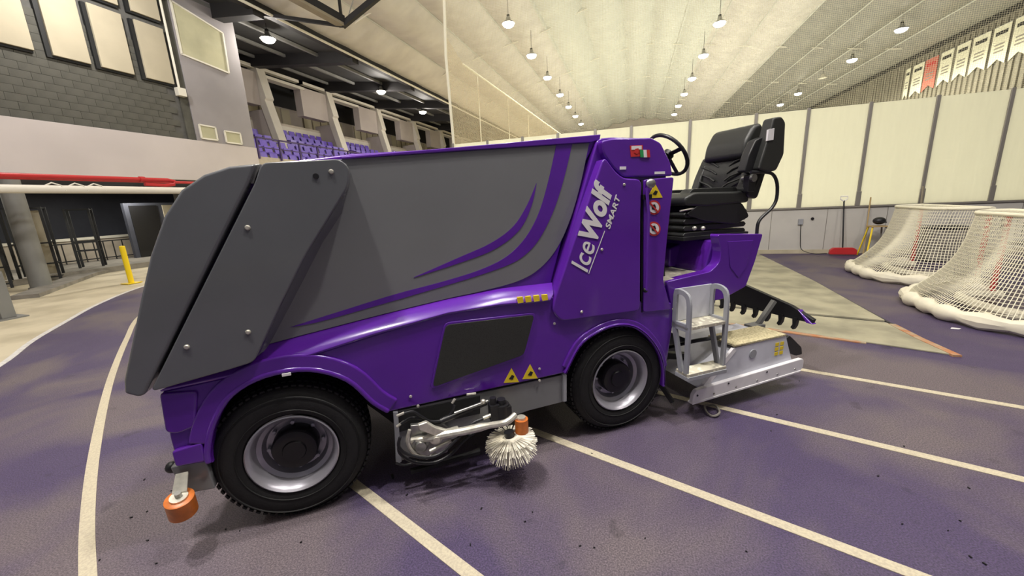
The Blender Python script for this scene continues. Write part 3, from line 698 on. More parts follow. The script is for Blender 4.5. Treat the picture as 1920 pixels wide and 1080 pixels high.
# tank: purple shell, grey side panel, stripes
tank_s = S([(470, 300)], .05)
shell = [(-.30, .90), (.04, .90), (.51, .99), (.92, 1.06), (1.60, 1.07), (1.62, 1.16), (1.72, 1.48), (1.86, 1.86), (1.965, 2.02), (1.90, 2.025), (1.03, 1.95), (.52, 1.925), (.04, 1.87), (-.02, 1.80), (-.38, 1.2)]
B().prism(shell, .052, W-.052).build('tank_shell', 'purple', IR, .014)
topl = S([(640, 294), (845, 277), (1126, 252), (1124, 262), (1108, 267), (845, 284), (640, 299)], .04)
B().prism(topl, .035, .075).build('tank_top_rim', 'purple', IR, .005)
def clean(pts, n=5): return [p[:2] for p in catmull([(x, z, 0) for x, z in pts], n)]
gp_top = S([(560, 304), (1105, 268)], .045)
gp_curve = clean(S([(1105, 268), (1090, 340), (1070, 410), (1045, 465), (1012, 504), (970, 528), (900, 547), (840, 560), (720, 589), (600, 620), (498, 647)], .045))
B().prism([gp_top[0]]+gp_curve+S([(450, 658)], .045), .046, .053).build('grey_side_panel', 'grey', IR, .002)
u_ = clean(S([(545, 613), (640, 583), (740, 552), (830, 528), (900, 506), (950, 481), (985, 446), (1010, 400), (1028, 340), (1043, 272)], .044))
l_ = clean(S([(1073, 270), (1056, 340), (1036, 400), (1010, 450), (982, 480), (950, 498), (890, 519), (800, 546), (700, 575), (600, 603), (545, 613.5)], .044))
B().prism(u_+l_, .0435, .0465).build('purple_stripe', 'purple', IR)
u_ = clean(S([(776, 520), (860, 483), (920, 456), (962, 425), (988, 385), (1006, 343)], .044))
l_ = clean(S([(1006, 343.5), (997, 385), (975, 430), (930, 466), (865, 492), (776, 520.6)], .044))
B().prism(u_+l_, .0435, .0465).build('accent_stripe', 'purple', IR)
# flared ledge along the foot of the tank
hi = S([(380, 680), (498, 648), (720, 590), (840, 561), (940, 541), (1036, 530)], .046); lo = S([(300, 736), (520, 689), (700, 630), (840, 590), (940, 574), (1032, 566)], -.045)
for mirr in (0, 1):
    b = B(); k = len(hi); Y = (lambda y: mir(y)) if mirr else (lambda y: y)
    for (xa, za), (xb, zb) in zip(hi, lo):
        xm = (xa+xb)/2; zm = za*.42+zb*.58
        b.v += [(xa, Y(.046), za), (xm, Y(-.03), zm), (xb, Y(-.048), zb+.012), (xb, Y(-.040), zb), (xb, Y(.06), zb), (xa, Y(.08), za)]
    for i in range(k-1):
        for j in range(6): b.f.append((6*i+j, 6*i+(j+1) % 6, 6*i+6+(j+1) % 6, 6*i+6+j))
    b.f += [tuple(range(6)), tuple(6*k-6+j for j in range(6))]
    b.build('tank_ledge', 'purple', IR, .004)
for x0 in (970, 985, 1000.5, 1016):
    pts = S([(x0, 557.5+(970-x0)*.10), (x0+10, 556.5+(970-x0)*.10), (x0+11, 567+(970-x0)*.10), (x0+1, 568.5+(970-x0)*.10)], -.047)
    B().prism(pts, -.052, -.036).build('yellow_marker', 'yellow', IR)

# charcoal end pods
def pod(y0, y1):
    s_ = 1 if y0 < W/2 else -1
    lp = [(.125, 1.868), (.02, 1.858), (-.08, 1.825), (-.17, 1.765), (-.25, 1.66), (-.33, 1.50), (-.40, 1.32), (-.46, 1.16), (-.535, .96), (-.545, .90), (-.50, .872), (-.475, .88), (.085, 1.79)]
    B().prism(lp, y0, y1).build('front_pod', 'pod', IR, .022, 4)
    rp_ = smooth_poly([(-.455, .888), (.108, 1.79), (.145, 1.872), (.47, 1.885), (.508, 1.845), (.49, 1.76), (.262, 1.45), (.13, 1.24), (-.035, .955), (-.14, .935)], .03)
    B().prism(rp_, y0, y1).build('side_pod', 'pod', IR, .030, 4)
pod(-.085, .10); pod(W-.10, W+.085)
B().prism([(-.50, .88), (-.42, 1.25), (-.30, 1.55), (-.20, 1.70), (-.05, 1.82), (.10, 1.84), (.10, 1.7), (-.40, .9)], .08, W-.08).build('front_hood', 'pod', IR, .02)
B().prism([(-.40, .9), (.10, 1.78), (.12, 1.82), (.14, 1.82), (.13, 1.77), (-.37, .9)], -.04, .12).build('pod_gap_seal', 'dark', IR)
inn = S([(648, 312), (652, 322), (648, 338), (567, 480), (521, 561), (470, 678)], -.070); outp = S([(650, 306), (657, 322), (641, 400), (605, 455), (550, 562), (500, 656)], .04)
for mirr in (0, 1):
    b = B(); k = len(inn); Y = (lambda y: mir(y)) if mirr else (lambda y: y)
    for (xa, za), (xb, zb) in zip(inn, outp): b.v += [(xa, Y(-.070), za), (xb, Y(.046), zb), (xb-.04, Y(.08), zb), (xa-.03, Y(-.05), za)]
    b.f += [(4*i+j, 4*i+(j+1) % 4, 4*i+4+(j+1) % 4, 4*i+4+j) for i in range(k-1) for j in range(4)]+[(0,1,2,3), (4*k-4, 4*k-1, 4*k-2, 4*k-3)]
    b.build('pod_flank', 'pod', IR, .004)
B().prism(S([(479, 309), (490, 308), (478, 345), (470, 345)], -.03), -.05, .3).build('gap_strip', 'steel', IR, .003)
for (x, y) in ((464, 427), (465, 623), (350, 651), (621, 322)):
    (sx, sz), = S([(x, y)], -.088); B().lathe([(0, -.008), (.008, -.007), (.012, -.001), (.012, .004)], (sx, -.086, sz), 'y', 14).build('bolt', 'zinc', IR)
(sx, sz), = S([(592, 330)], -.088); B().lathe([(0, -.004), (.012, -.004), (.014, .004)], (sx, -.086, sz), 'y', 14).build('plug', 'black', IR)
(sx, sz), = S([(537, 702)], -.064)
B().box((sx-.02, -.066, sz-.008), (sx+.02, -.06, sz+.006)).build('white_sticker', 'whitep', IR)
for (x, y) in ((770, 744), (784, 762), (1012, 692), (1012, 714), (1040, 607)):
    (sx, sz), = S([(x, y)], -.035); B().lathe([(0, -.006), (.007, -.005), (.009, .0), (.009, .004)], (sx, -.032, sz), 'y', 12).build('bolt', 'zinc', IR)

# cowl beside the driver
cowl = S([(1126, 262), (1150, 257), (1222, 258), (1242, 268), (1256, 300), (1262, 330), (1245, 340), (1245, 440), (1240, 527), (1257, 578)], -.0)
cowl = [(1.93, 2.00), (2.03, 2.01), (2.31, 2.005), (2.38, 1.96), (2.43, 1.86), (2.46, 1.76), (2.44, 1.40), (2.42, 1.08), (2.50, .90), (1.60, .90), (1.60, 1.08), (1.75, 1.48)]
B().prism(smooth_poly(cowl, .035), .02, W-.02).build('cowl', 'purple', IR, .02)
door = smooth_poly(S([(1133, 292), (1155, 322), (1170, 334), (1204, 336), (1202, 400), (1201, 583), (1052, 603), (1036, 585), (1040, 560), (1075, 455)], -.055), .04)
B().prism(door, -.055, .03).build('engine_door', 'purple', IR, .014, 4)
hood = smooth_poly(S([(1128, 264), (1150, 259), (1222, 258), (1240, 268), (1258, 305), (1262, 330), (1170, 332), (1150, 314), (1133, 290)], -.03), .02)
B().prism(hood, -.030, .05).build('dash_hood', 'purple', IR, .018, 4)
colm = smooth_poly(S([(1206, 337), (1262, 332), (1250, 440), (1242, 525), (1257, 580), (1205, 585)], -.03), .02)
B().prism(colm, -.040, .05).build('corner_column', 'purple', IR, .014, 4)
B().prism(S([(1203, 338), (1206, 338), (1205, 586), (1202, 586)], -.03), -.030, .05).build('door_gap', 'dark', IR)
for (x, y) in ((1129, 468), (1091, 585), (1171, 346)):
    (sx, sz), = S([(x, y)], -.058); B().lathe([(0, -.007), (.007, -.006), (.010, .0), (.010, .004)], (sx, -.055, sz), 'y', 12).build('bolt', 'zinc', IR)
for (x, y, w_, h_) in ((1168, 315, .022, .009), (1237, 324, .04, .008)):
    (sx, sz), = S([(x, y)], -.032); B().box((sx-w_, -.034, sz-h_), (sx+w_, -.028, sz+h_)).build('white_sticker', 'whitep', IR)
# grab handle down the column
hp = S([(1214, 352), (1218, 400), (1214, 545)], -.08)
B().tube([(hp[0][0], -.07, hp[0][1]), (hp[1][0], -.072, hp[1][1]), (hp[2][0], -.07, hp[2][1])], .010, 10).build('grab_bar', 'purple', IR)
B().sphere((hp[2][0], -.06, hp[2][1]), .018, 12).build('bar_foot', 'black', IR)
hc, = S([(1221, 344)], -.07)
hl = empty('', (0,0,0)); bpy.data.objects.remove(hl)
B().sphere((hc[0], -.066, hc[1]), .030, 16, (1.2, .6, 1)).build('work_lamp', 'steel', IR)
B().box((hc[0]-.045, -.06, hc[1]-.10), (hc[0]+.02, -.035, hc[1]-.065)).build('latch', 'black', IR, .004)

# lettering and stickers on the cowl
def text(body, size, px0, px1, y, m, name, shear=0, off=0, par=IR, sx=1.0):
    """flat raised lettering; baseline runs from px0 to px1 on the near side"""
    cu = bpy.data.curves.new(name, 'FONT'); cu.body = body; cu.size = size; cu.extrude = .0008; cu.shear = shear; cu.offset = off; cu.space_character = 1.0
    t = bpy.data.objects.new(name, cu); COL.objects.link(t)
    me = bpy.data.meshes.new_from_object(t.evaluated_get(bpy.context.evaluated_depsgraph_get())); bpy.data.objects.remove(t)
    (a, za), (b_, zb) = S([px0, px1], y); d = Vector((b_-a, 0, zb-za)); L_ = d.length; d.normalize(); up = Vector((-d.z, 0, d.x)); nn = Vector((0, -1, 0))
    w0 = max(v.co.x for v in me.vertices)-min(v.co.x for v in me.vertices); k = L_/w0; x0 = min(v.co.x for v in me.vertices)
    for v in me.vertices: v.co = Vector((a, y, za))+d*(v.co.x-x0)*k+up*v.co.y*sx+nn*v.co.z
    me.materials.clear(); me.materials.append(M[m]); o = bpy.data.objects.new(name, me); COL.objects.link(o); o.parent = par; return o
text('Ice', .165, (1101, 511), (1117, 458), -.0575, 'whitep', 'lettering', .25, .001, sx=1.12)
text('Wolf', .165, (1117, 453), (1150, 350), -.0575, 'whitep', 'lettering', .25, .0075, sx=1.12)
text('SMART', .052, (1143, 430), (1164, 368), -.0575, 'whitep', 'lettering', .2, .001)
(a, za), (b_, zb) = S([(1104, 513), (1134, 433)], -.0575); d = Vector((b_-a, zb-za)).normalized(); nn = Vector((-d.y, d.x))*.0022
B().prism([(a-nn.x, za-nn.y), (b_-nn.x, zb-nn.y), (b_+nn.x, zb+nn.y), (a+nn.x, za+nn.y)], -.058, -.056).build('underline', 'whitep', IR)
def decal(px, y, m, name, th=.0015): return B().prism(S(px, y), y-th, y+.004).build(name, m, IR)
decal([(1181, 273), (1205, 272), (1206, 293), (1183, 294)], -.0315, 'red', 'flag_sticker'); decal([(1184, 274), (1203, 273), (1203, 280), (1184, 281)], -.0333, 'whitep', 'flag_print')
decal([(1191, 279), (1197, 278), (1199, 285), (1194, 289), (1189, 286)], -.0342, 'red', 'leaf_print', .001)
for k, m_ in enumerate(('green', 'whitep', 'red')): decal([(1200+6*k, 281), (1206+6*k, 281), (1207+6*k, 295), (1201+6*k, 295)], -.0350, m_, 'flag_print')
def tri(cx, cy, r, y):
    o = decal([(cx, cy-r), (cx+r*.95, cy+r*.75), (cx-r*.95, cy+r*.85)], y, 'yellow', 'warning_triangle')
    decal([(cx-r*.3, cy+r*.35), (cx+.05*r, cy-.15*r), (cx+r*.35, cy+.0*r), (cx+r*.15, cy+.45*r)], y-.0016, 'blackp', 'warning_print')
tri(1228, 359, 15, -.0415); tri(959, 705, 15, -.0315); tri(994, 698, 15, -.0315)
for cy in (389, 429):
    for rr, m_, dy in ((12.5, 'red', 0), (9.5, 'whitep', .0018)):
        decal([(1226+rr*math.cos(a_*PI/12), cy+rr*1.08*math.sin(a_*PI/12)) for a_ in range(24)], -.0415-dy, m_, 'prohibition_sign')
    decal([(1223, cy-5), (1228, cy-6), (1230, cy), (1227, cy+5), (1222, cy+3)], -.0450, 'blackp', 'warning_print')
    decal([(1218, cy-7), (1220, cy-9), (1234, cy+7), (1232, cy+9)], -.0462, 'red', 'prohibition_bar')

# driver's area: floor, seat box, rear side panel
B().box((2.40, .0, 1.02), (3.02, W-.1, 1.065)).build('step_floor', 'checker', IR, .004)
rear = smooth_poly(S([(1245, 527), (1326, 508), (1343, 492), (1346, 470), (1340, 439), (1424, 438), (1409, 490), (1392, 536), (1350, 559), (1255, 578)], .0), .02, radii={2: .05, 3: .05})
B().prism(rear, -.03, .05).build('rear_side_panel', 'purple', IR, .012)
B().prism(rear, W-.05, W+.03).build('rear_side_panel', 'purple', IR, .012)
B().prism(S([(1358, 452), (1405, 450), (1392, 500), (1378, 520), (1362, 500)], -.0), -.034, -.02).build('panel_boss', 'purple', IR, .003)
B().prism([(2.88, .90), (2.84, 1.0), (2.92, 1.30), (3.34, 1.31), (3.20, .90)], .05, W-.05).build('seat_box', 'purple', IR, .015)
B().prism([(2.80, 1.07), (2.80, 1.22), (2.94, 1.26), (2.94, 1.07)], .35, 1.2).build('seat_box_step', 'purple', IR, .015)
B().box((2.45, .9, 1.06), (2.95, 1.5, 1.70)).build('far_console', 'purple', IR, .02)
B().box((2.88, W-.35, 1.3), (3.30, W-.05, 1.74)).build('armrest_console', 'purple', IR, .02)
B().box((2.86, W-.33, 1.745), (3.2, W-.07, 1.80)).build('armrest_pad', 'leather', IR, .02)
B().prism([(2.44, 1.07), (2.44, 1.42), (2.50, 1.40), (2.53, 1.07)], .08, .85).build('footwell_panel', 'dark', IR)

# seat
ST = B().prism(smooth_poly([(2.70, 1.565), (2.70, 1.62), (2.78, 1.655), (3.20, 1.645), (3.30, 1.66), (3.32, 1.56), (2.90, 1.545)], .03), .10, .62).build('seat_cushion', 'leather', IR, .03, 4)
for y in (.14, .50):
    B().prism(smooth_poly([(2.74, 1.62), (2.80, 1.68), (3.22, 1.68), (3.26, 1.62)], .02), y, y+.10).build('cushion_bolster', 'leather', IR, .02, 3)
bk_ = [(3.17, 1.63), (3.20, 1.60), (3.34, 1.60), (3.43, 1.80), (3.47, 2.06), (3.42, 2.12), (3.36, 2.10), (3.30, 1.95), (3.24, 1.80)]
B().prism(smooth_poly([(3.27, 1.60), (3.38, 1.58), (3.46, 1.82), (3.47, 1.98), (3.36, 1.98), (3.29, 1.80)], .03), .08, .60).build('backrest', 'leather', IR, .04, 4)
B().prism(smooth_poly([(3.28, 1.90), (3.36, 1.88), (3.46, 1.92), (3.49, 2.08), (3.44, 2.15), (3.37, 2.13), (3.30, 2.02)], .04), .15, .55).build('head_pad', 'leather', IR, .05, 5)
for k in range(4):
    z = 1.68+.055*k; x = 3.262+.020*k
    B().tube([(x+.01, .12, z+.07), (x-.012, .25, z+.03), (x-.012, .30, z+.0)], .008, 6).build('backrest_pleat', 'leather', IR); B().tube([(x+.01, .58, z+.07), (x-.012, .45, z+.03), (x-.012, .40, z+.0)], .008, 6).build('backrest_pleat', 'leather', IR)
for y in (.08, .54):
    B().prism(smooth_poly([(3.22, 1.64), (3.34, 1.62), (3.42, 1.80), (3.44, 1.94), (3.35, 1.94), (3.27, 1.78)], .03), y, y+.08).build('side_bolster', 'leather', IR, .03, 3)
# suspension bellows
b = B()
for k, z in enumerate((1.345, 1.395, 1.445, 1.495)):
    b.prism(smooth_poly([(2.74-.0*k, z-.02), (2.72, z), (2.74, z+.02), (3.32, z+.02), (3.34, z), (3.32, z-.02)], .008), .13, .60)
b.build('suspension_bellows', 'leather', IR, .012, 3)
B().box((2.72, .12, 1.305), (3.36, .62, 1.335)).build('seat_rail', 'dark', IR, .005); B().box((2.76, .15, 1.51), (3.30, .58, 1.56)).build('seat_pan', 'dark', IR, .008)
B().prism(smooth_poly([(2.72, 1.50), (2.82, 1.56), (3.25, 1.56), (3.34, 1.45), (3.2, 1.40), (2.9, 1.44)], .03), .105, .125).build('seat_side_cover', 'black', IR, .006)
sl = S([(1240, 385), (1262, 380)], .10); B().tube([(2.80, .12, 1.54), (2.62, .06, 1.53)], .006, 8).build('seat_lever', 'zinc', IR)
for (x, y) in ((1302, 428), (1318, 428)):
    (sx, sz), = S([(x, y)], .10); B().sphere((sx, .10, sz), .016, 12).build('seat_knob', 'zinc', IR)
# raised near armrest with label
ar = smooth_poly(S([(1447, 221), (1462, 219), (1469, 230), (1466, 290), (1452, 320), (1436, 324), (1418, 318), (1430, 280), (1441, 245)], .02), .02)
B().prism(ar, .0, .09).build('armrest', 'leather', IR, .018, 4)
b_ar = smooth_poly(S([(1418, 262), (1434, 255), (1438, 300), (1428, 326), (1396, 322), (1405, 290)], .05), .015)
B().prism(b_ar, .05, .12).build('armrest_bracket', 'black', IR, .012)
B().prism(S([(1441, 243), (1452, 240), (1450, 262), (1439, 264)], -.003), -.004, .01).build('white_tag', 'whitep', IR)
(sx, sz), = S([(1408, 334)], .06); B().cyl((sx, .03, sz), (sx, .12, sz), .028, 16).build('armrest_pivot', 'steel', IR)
B().box((sx-.03, .05, sz-.10), (sx+.04, .10, sz+.02)).build('pivot_block', 'black', IR, .006)
gr_ = S([(1408, 323), (1436, 323), (1450, 328), (1457, 345), (1456, 372), (1447, 390), (1428, 408), (1421, 420), (1419, 438)], .02)
B().tube(catmull([(x, .02, z) for x, z in gr_], 4), .012, 10).build('guard_rail', 'black', IR)
# steering wheel
c = Vector((2.90, .50, 1.915)); nrm = Vector((.80, 0, .60)).normalized(); e1 = Vector((0, 1, 0)); e2 = nrm.cross(e1); c = Vector((2.87, .50, 1.955))
ring = [c+(e1*math.cos(a_)+e2*math.sin(a_))*.185 for a_ in [2*PI*i/32 for i in range(32)]]
sw_ = B().tube(ring, .015, 10, closed=True).build('steering_wheel', 'black', IR)
for a_ in (0.2, PI-.2, -PI/2): B().beam(c, c+(e1*math.cos(a_)+e2*math.sin(a_))*.18, .03, .012, nrm).build('spoke', 'black', sw_)
B().cyl(c-nrm*.02, c+nrm*.02, .045, 18).build('hub', 'black', sw_)
B().tube([c-nrm*.02, c-nrm*.18, (2.66, .5, 1.70), (2.5, .5, 1.62)], .035, 12).build('steering_column', 'black', IR)
B().prism(smooth_poly([(2.42, 1.95), (2.52, 1.90), (2.64, 1.72), (2.56, 1.55), (2.42, 1.5)], .03), .25, .80).build('dashboard', 'purple', IR, .02)

# wheels
def wheel(x, y, out):
    """out = -1 near side, +1 far side"""
    Wd = .24
    t = empty('wheel', (x, y, .385)); t.parent = IR
    # profile along -out ... tyre torus section (radius, offset) from outer face inwards
    o_ = out
    prof = [(.222, -.0), (.235, .018), (.27, .030), (.32, .028), (.355, .012), (.372, -.008), (.383, -.03), (.3855, -.06), (.386, -.12), (.3855, -.18), (.383, -.21), (.372, -.232), (.34, -.25), (.28, -.262), (.235, -.255), (.222, -.24)]
    ty = B().lathe([(r, h*-1*-o_ if False else h*o_*1.0) for r, h in prof], (0, 0, 0), 'y', 72, True).build('tyre', 'rubber', t)
    b = B()
    for k in range(66):
        a_ = 2*PI*k/66
        for j, (yy, wd, sh) in enumerate(((-.022, .034, 0), (-.068, .036, .5), (-.12, .036, 0), (-.172, .036, .5), (-.218, .034, 0))):
            aa = a_+sh*2*PI/66; rr = .3868 if 0 < j < 4 else .3812
            rot = (0, -aa+PI/2, .25 if j % 2 else -.25)
            b.obox((rr*math.cos(aa), yy*o_, rr*math.sin(aa)), (.023, wd, .010), (0, PI/2-aa, .0))
    stuff(b.build('tread', 'rubber', t))
    b = B()
    for rr in (.262, .335): b.lathe([(rr-.003, .029), (rr, .033), (rr+.003, .029)] if o_ > 0 else [(rr-.003, -.029), (rr, -.033), (rr+.003, -.029)], (0, 0, 0), 'y', 72)
    b.build('sidewall_ring', 'rubber', t)
    rim = [(.224, .012), (.226, .022), (.219, .026), (.212, .018), (.200, .004), (.192, -.035), (.187, -.05), (.165, -.062), (.158, -.085), (.150, -.10), (.10, -.105), (.0, -.105)]
    B().lathe([(r, h*o_) for r, h in rim], (0, 0, 0), 'y', 64).build('rim', 'rim', t)
    hub = [(.118, -.104), (.116, -.04), (.108, -.022), (.085, -.016), (.06, -.016), (.055, -.006), (.0, -.004)]
    h_ = B().lathe([(r, h*o_) for r, h in hub], (0, 0, 0), 'y', 40).build('hub_cap', 'cover_hub', t)
    for k in range(8):
        a_ = 2*PI*k/8; B().lathe([(.011, -.10), (.011, -.075), (0, -.07)] if o_ > 0 else [(.011, .10), (.011, .075), (0, .07)], (.135*math.cos(a_), 0, .135*math.sin(a_)), 'y', 8).build('wheel_nut', 'rim', t)
    return t
for x in (.035, 2.095): wheel(x, 0, -1)
for x in (.035, 2.095): wheel(x, W, 1)

# corner bracket, bumper roller
B().prism(smooth_poly([(-.485, .47), (-.34, .465), (-.33, .30), (-.46, .31)], .01), -.03, .08).build('corner_bracket', 'grey', IR, .008)
B().sphere((-.52, .06, .42), .03, 12).build('rubber_stop', 'black', IR)
rl_ = empty('bumper_roller', (-.445, -.10, .30)); rl_.parent = IR
ax = Vector((.10, -.25, 1)).normalized()
B().tube([-ax*.052, -ax*.048, ax*.048, ax*.052], [.052, .058, .058, .052], 28).build('roller_body', 'orange', rl_)
B().tube([ax*.045, ax*.062], .036, 20).build('roller_cap', 'zinc', rl_); B().tube([ax*.05, ax*.085], .014, 10).build('axle_bolt', 'steel', rl_)
B().add([(-.025, -.0, .06), (.035, -.0, .06), (.035, .05, .13), (-.015, .05, .13), (-.025, -.0, .07), (.035, -.0, .07), (.035, .05, .14), (-.015, .05, .14)], [(0,3,2,1),(4,5,6,7),(0,1,5,4),(1,2,6,5),(2,3,7,6),(3,0,4,7)]).build('mounting_strap', 'zinc', rl_)

# side brush arm with hoses
def LP(pts, y): return [(x, y, z) for x, z in S(pts, y)]
ap_ = [LP([p], y)[0] for p, y in (((772, 826), -.08), ((800, 822), -.11), ((830, 815), -.13), ((870, 808), -.17), ((915, 798), -.23), ((948, 792), -.29), ((966, 778), -.27))]
arm = B().tube(catmull(ap_, 3), [.020]*4+[.024]*8+[.018]*7, 10); arm.build('brush_arm', 'zinc', IR)
(sx, sz), = S([(788, 834)], -.10)
B().lathe([(.0, -.03), (.03, -.03), (.034, -.01), (.048, -.005), (.05, .03), (.065, .04), (.065, .08)], (sx, -.10, sz), 'y', 24).build('arm_pivot', 'steel', IR)
B().prism(S([(770, 800), (830, 795), (850, 812), (840, 850), (800, 865), (772, 850)], -.08), -.07, -.04).build('pivot_plate', 'steel', IR, .006)
B().lathe([(.0, -.02), (.018, -.02), (.02, 0), (.038, .0), (.038, .03)], (sx+.09, -.13, sz+.035), 'y', 20).build('arm_bushing', 'zinc', IR)
B().tube(catmull(LP([(768, 806), (764, 828), (775, 848), (800, 858), (818, 850)], -.12), 4), .010, 8).build('pivot_strap', 'zinc', IR)
B().cyl(*LP([(806, 846), (846, 826)], -.13), .012, 10).build('adjuster_rod', 'zinc', IR)
B().prism(S([(783, 796), (800, 790), (816, 800), (838, 806), (860, 800), (858, 812), (820, 818), (786, 806)], -.13), -.14, -.11).build('cast_link', 'zinc', IR, .008)
a, b_ = LP([(826, 790), (912, 754)], -.10); B().cyl(a, b_, .018, 14).build('hydraulic_cylinder', 'black', IR)
a, b_ = LP([(852, 775), (915, 752)], -.115); B().cyl(a, b_, .009, 12).build('piston_rod', 'steel', IR)
b = B(); a, b_ = LP([(906, 753), (920, 750)], -.12); b.sphere(a, .016, 10); b.build('rod_end', 'zinc', IR)
a, = LP([(935, 775)], -.14); a = Vector(a)
b = B().cyl(a+Vector((.02, 0, -.06)), a+Vector((.02, 0, .06)), .045, 18); b.box(tuple(a+Vector((-.055, -.03, -.03))), tuple(a+Vector((0, .03, .07)))); b.box(tuple(a+Vector((.03, -.04, -.02))), tuple(a+Vector((.07, .02, .05)))); b.cyl(a+Vector((-.03, 0, .06)), a+Vector((-.03, 0, .11)), .02, 10); b.cyl(a+Vector((.02, 0, .05)), a+Vector((.02, 0, .09)), .026, 12); b.build('brush_motor', 'black', IR)
for p in ((906, 784), (912, 802)):
    q, r_ = LP([p, (p[0]+20, p[1]-8)], -.15); B().cyl(q, r_, .011, 10).build('hose_fitting', 'zinc', IR)
for p, q in (((744, 780), (758, 774)), ((744, 800), (758, 790)), ((848, 756), (853, 748)), ((875, 740), (892, 738)), ((831, 785), (842, 780))):
    u_, v_ = LP([p, q], -.06); B().cyl(u_, v_, .008, 8).build('hose_fitting', 'zinc', IR)
hoses = [[(758, 775), (775, 772), (792, 782), (808, 790), (830, 788), (845, 776), (852, 760)],
         [(752, 795), (770, 784), (790, 786), (812, 794), (838, 790)],
         [(750, 820), (748, 838), (765, 852), (800, 858), (830, 848), (862, 818), (885, 795), (906, 785)],
         [(748, 830), (750, 850), (775, 866), (812, 868), (845, 852), (870, 826), (895, 808), (912, 803)],
         [(735, 890), (745, 912), (772, 918), (805, 910), (835, 890), (865, 872), (895, 858)],
         [(742, 868), (760, 872), (790, 864), (820, 866)],
         [(770, 858), (800, 868), (840, 862), (880, 850), (900, 842)]]
for k, hpts in enumerate(hoses):
    y = (-.10, -.09, -.17, -.15, .1, -.06, .02)[k]
    B().tube(catmull(LP(hpts, y), 5), (.008, .008, .009, .009, .008, .007, .010)[k], 8).build('hydraulic_hose', 'black', IR)
b = B(); u_, v_ = LP([(770, 884), (900, 846)], .0); b.beam(u_, v_, .03, .02); b.build('lower_strut', 'dark', IR)
B().prism(S([(742, 775), (900, 742), (900, 775), (745, 810)], -.022), -.026, -.018).build('mounting_plate', 'dark', IR)
# brush
br = empty('side_brush', (1.195, -.20, .315)); br.parent = IR
axb = Vector((.10, -.10, -1)).normalized(); e1 = axb.cross(Vector((1, 0, 0))).normalized(); e2 = axb.cross(e1)
B().cyl(axb*-.012, axb*.02, .030, 24).build('brush_disc', 'black', br)
b = B(); rnd = random.Random(3)
for ringi, (r0, spread, ln) in enumerate(((.02, .3, .17), (.03, .8, .17), (.04, 1.35, .15), (.045, 1.9, .125), (.045, 2.4, .105))):
    nb = 50+18*ringi
    for k in range(nb):
        a_ = 2*PI*k/nb+rnd.uniform(-.06, .06); rd = e1*math.cos(a_)+e2*math.sin(a_); p = rd*r0+axb*.02
        dd = (axb*math.cos(spread*.62)+rd*math.sin(spread*.62)+Vector([rnd.uniform(-.05, .05) for _ in range(3)])).normalized()
        b.tube([p, p+dd*ln*rnd.uniform(.9, 1.02)], [.0035, .0022], 3)
stuff(b.build('bristles', 'bristle', br))
r2 = empty('guard_roller', tuple(LP([(978, 797)], -.20)[0])); r2.parent = IR
B().tube([(0, 0, -.042), (0, 0, .042)], .040, 24).build('roller_body', 'orange', r2); B().tube([(0, 0, .042), (0, 0, .056)], .026, 16).build('roller_cap', 'zinc', r2)
B().beam((-.10, .04, .05), (.0, 0, .05), .03, .008).build('mounting_strap', 'zinc', r2)

# boarding ladder
ld = empty('boarding_ladder', (2.52, -.03, .40)); ld.parent = IR
Ls, D = .33, .15          # width along the machine, depth towards the viewer
for x in (0, Ls):
    op = catmull([(y, z, 0) for y, z in ((.0, .33), (.0, .56), (-.03, .605), (-.11, .60), (-.155, .55), (-.165, .40), (-.165, .0))], 3)
    ip = catmull([(y, z, 0) for y, z in ((-.035, .37), (-.035, .54), (-.05, .57), (-.10, .565), (-.125, .52), (-.13, .40), (-.13, .0))], 3)
    n = len(op); b = B()
    for q in range(n):
        for (yy, zz, _) in (op[q], ip[q]): b.v += [(x-.010, yy, zz), (x+.010, yy, zz)]
    for q in range(n-1): b.f += [(4*q, 4*q+4, 4*q+6, 4*q+2), (4*q+1, 4*q+3, 4*q+7, 4*q+5), (4*q, 4*q+1, 4*q+5, 4*q+4), (4*q+2, 4*q+6, 4*q+7, 4*q+3)]
    b.build('side_rail', 'steelgrey', ld, .003)
    B().box((x-.010, -.14, .32), (x+.010, .0, .375)).build('side_plate', 'steelgrey', ld, .002)
    B().beam((x, -.01, .36), (x, -.105, .01), .02, .035, (0, 1, 0)).build('rear_rail', 'steelgrey', ld)
B().box((0, -.008, .36), (Ls, .0, .60)).build('back_sheet', 'condgrey', ld, .003)
B().box((-.01, -.155, .335), (Ls+.01, .0, .358)).build('tread_plate', 'checker', ld, .003)
B().box((-.01, -.175, .0), (Ls+.01, -.06, .022)).build('tread_plate', 'checker', ld, .003); B().box((-.012, -.18, -.03), (Ls+.012, -.055, .0)).build('step_edge', 'steelgrey', ld, .003)

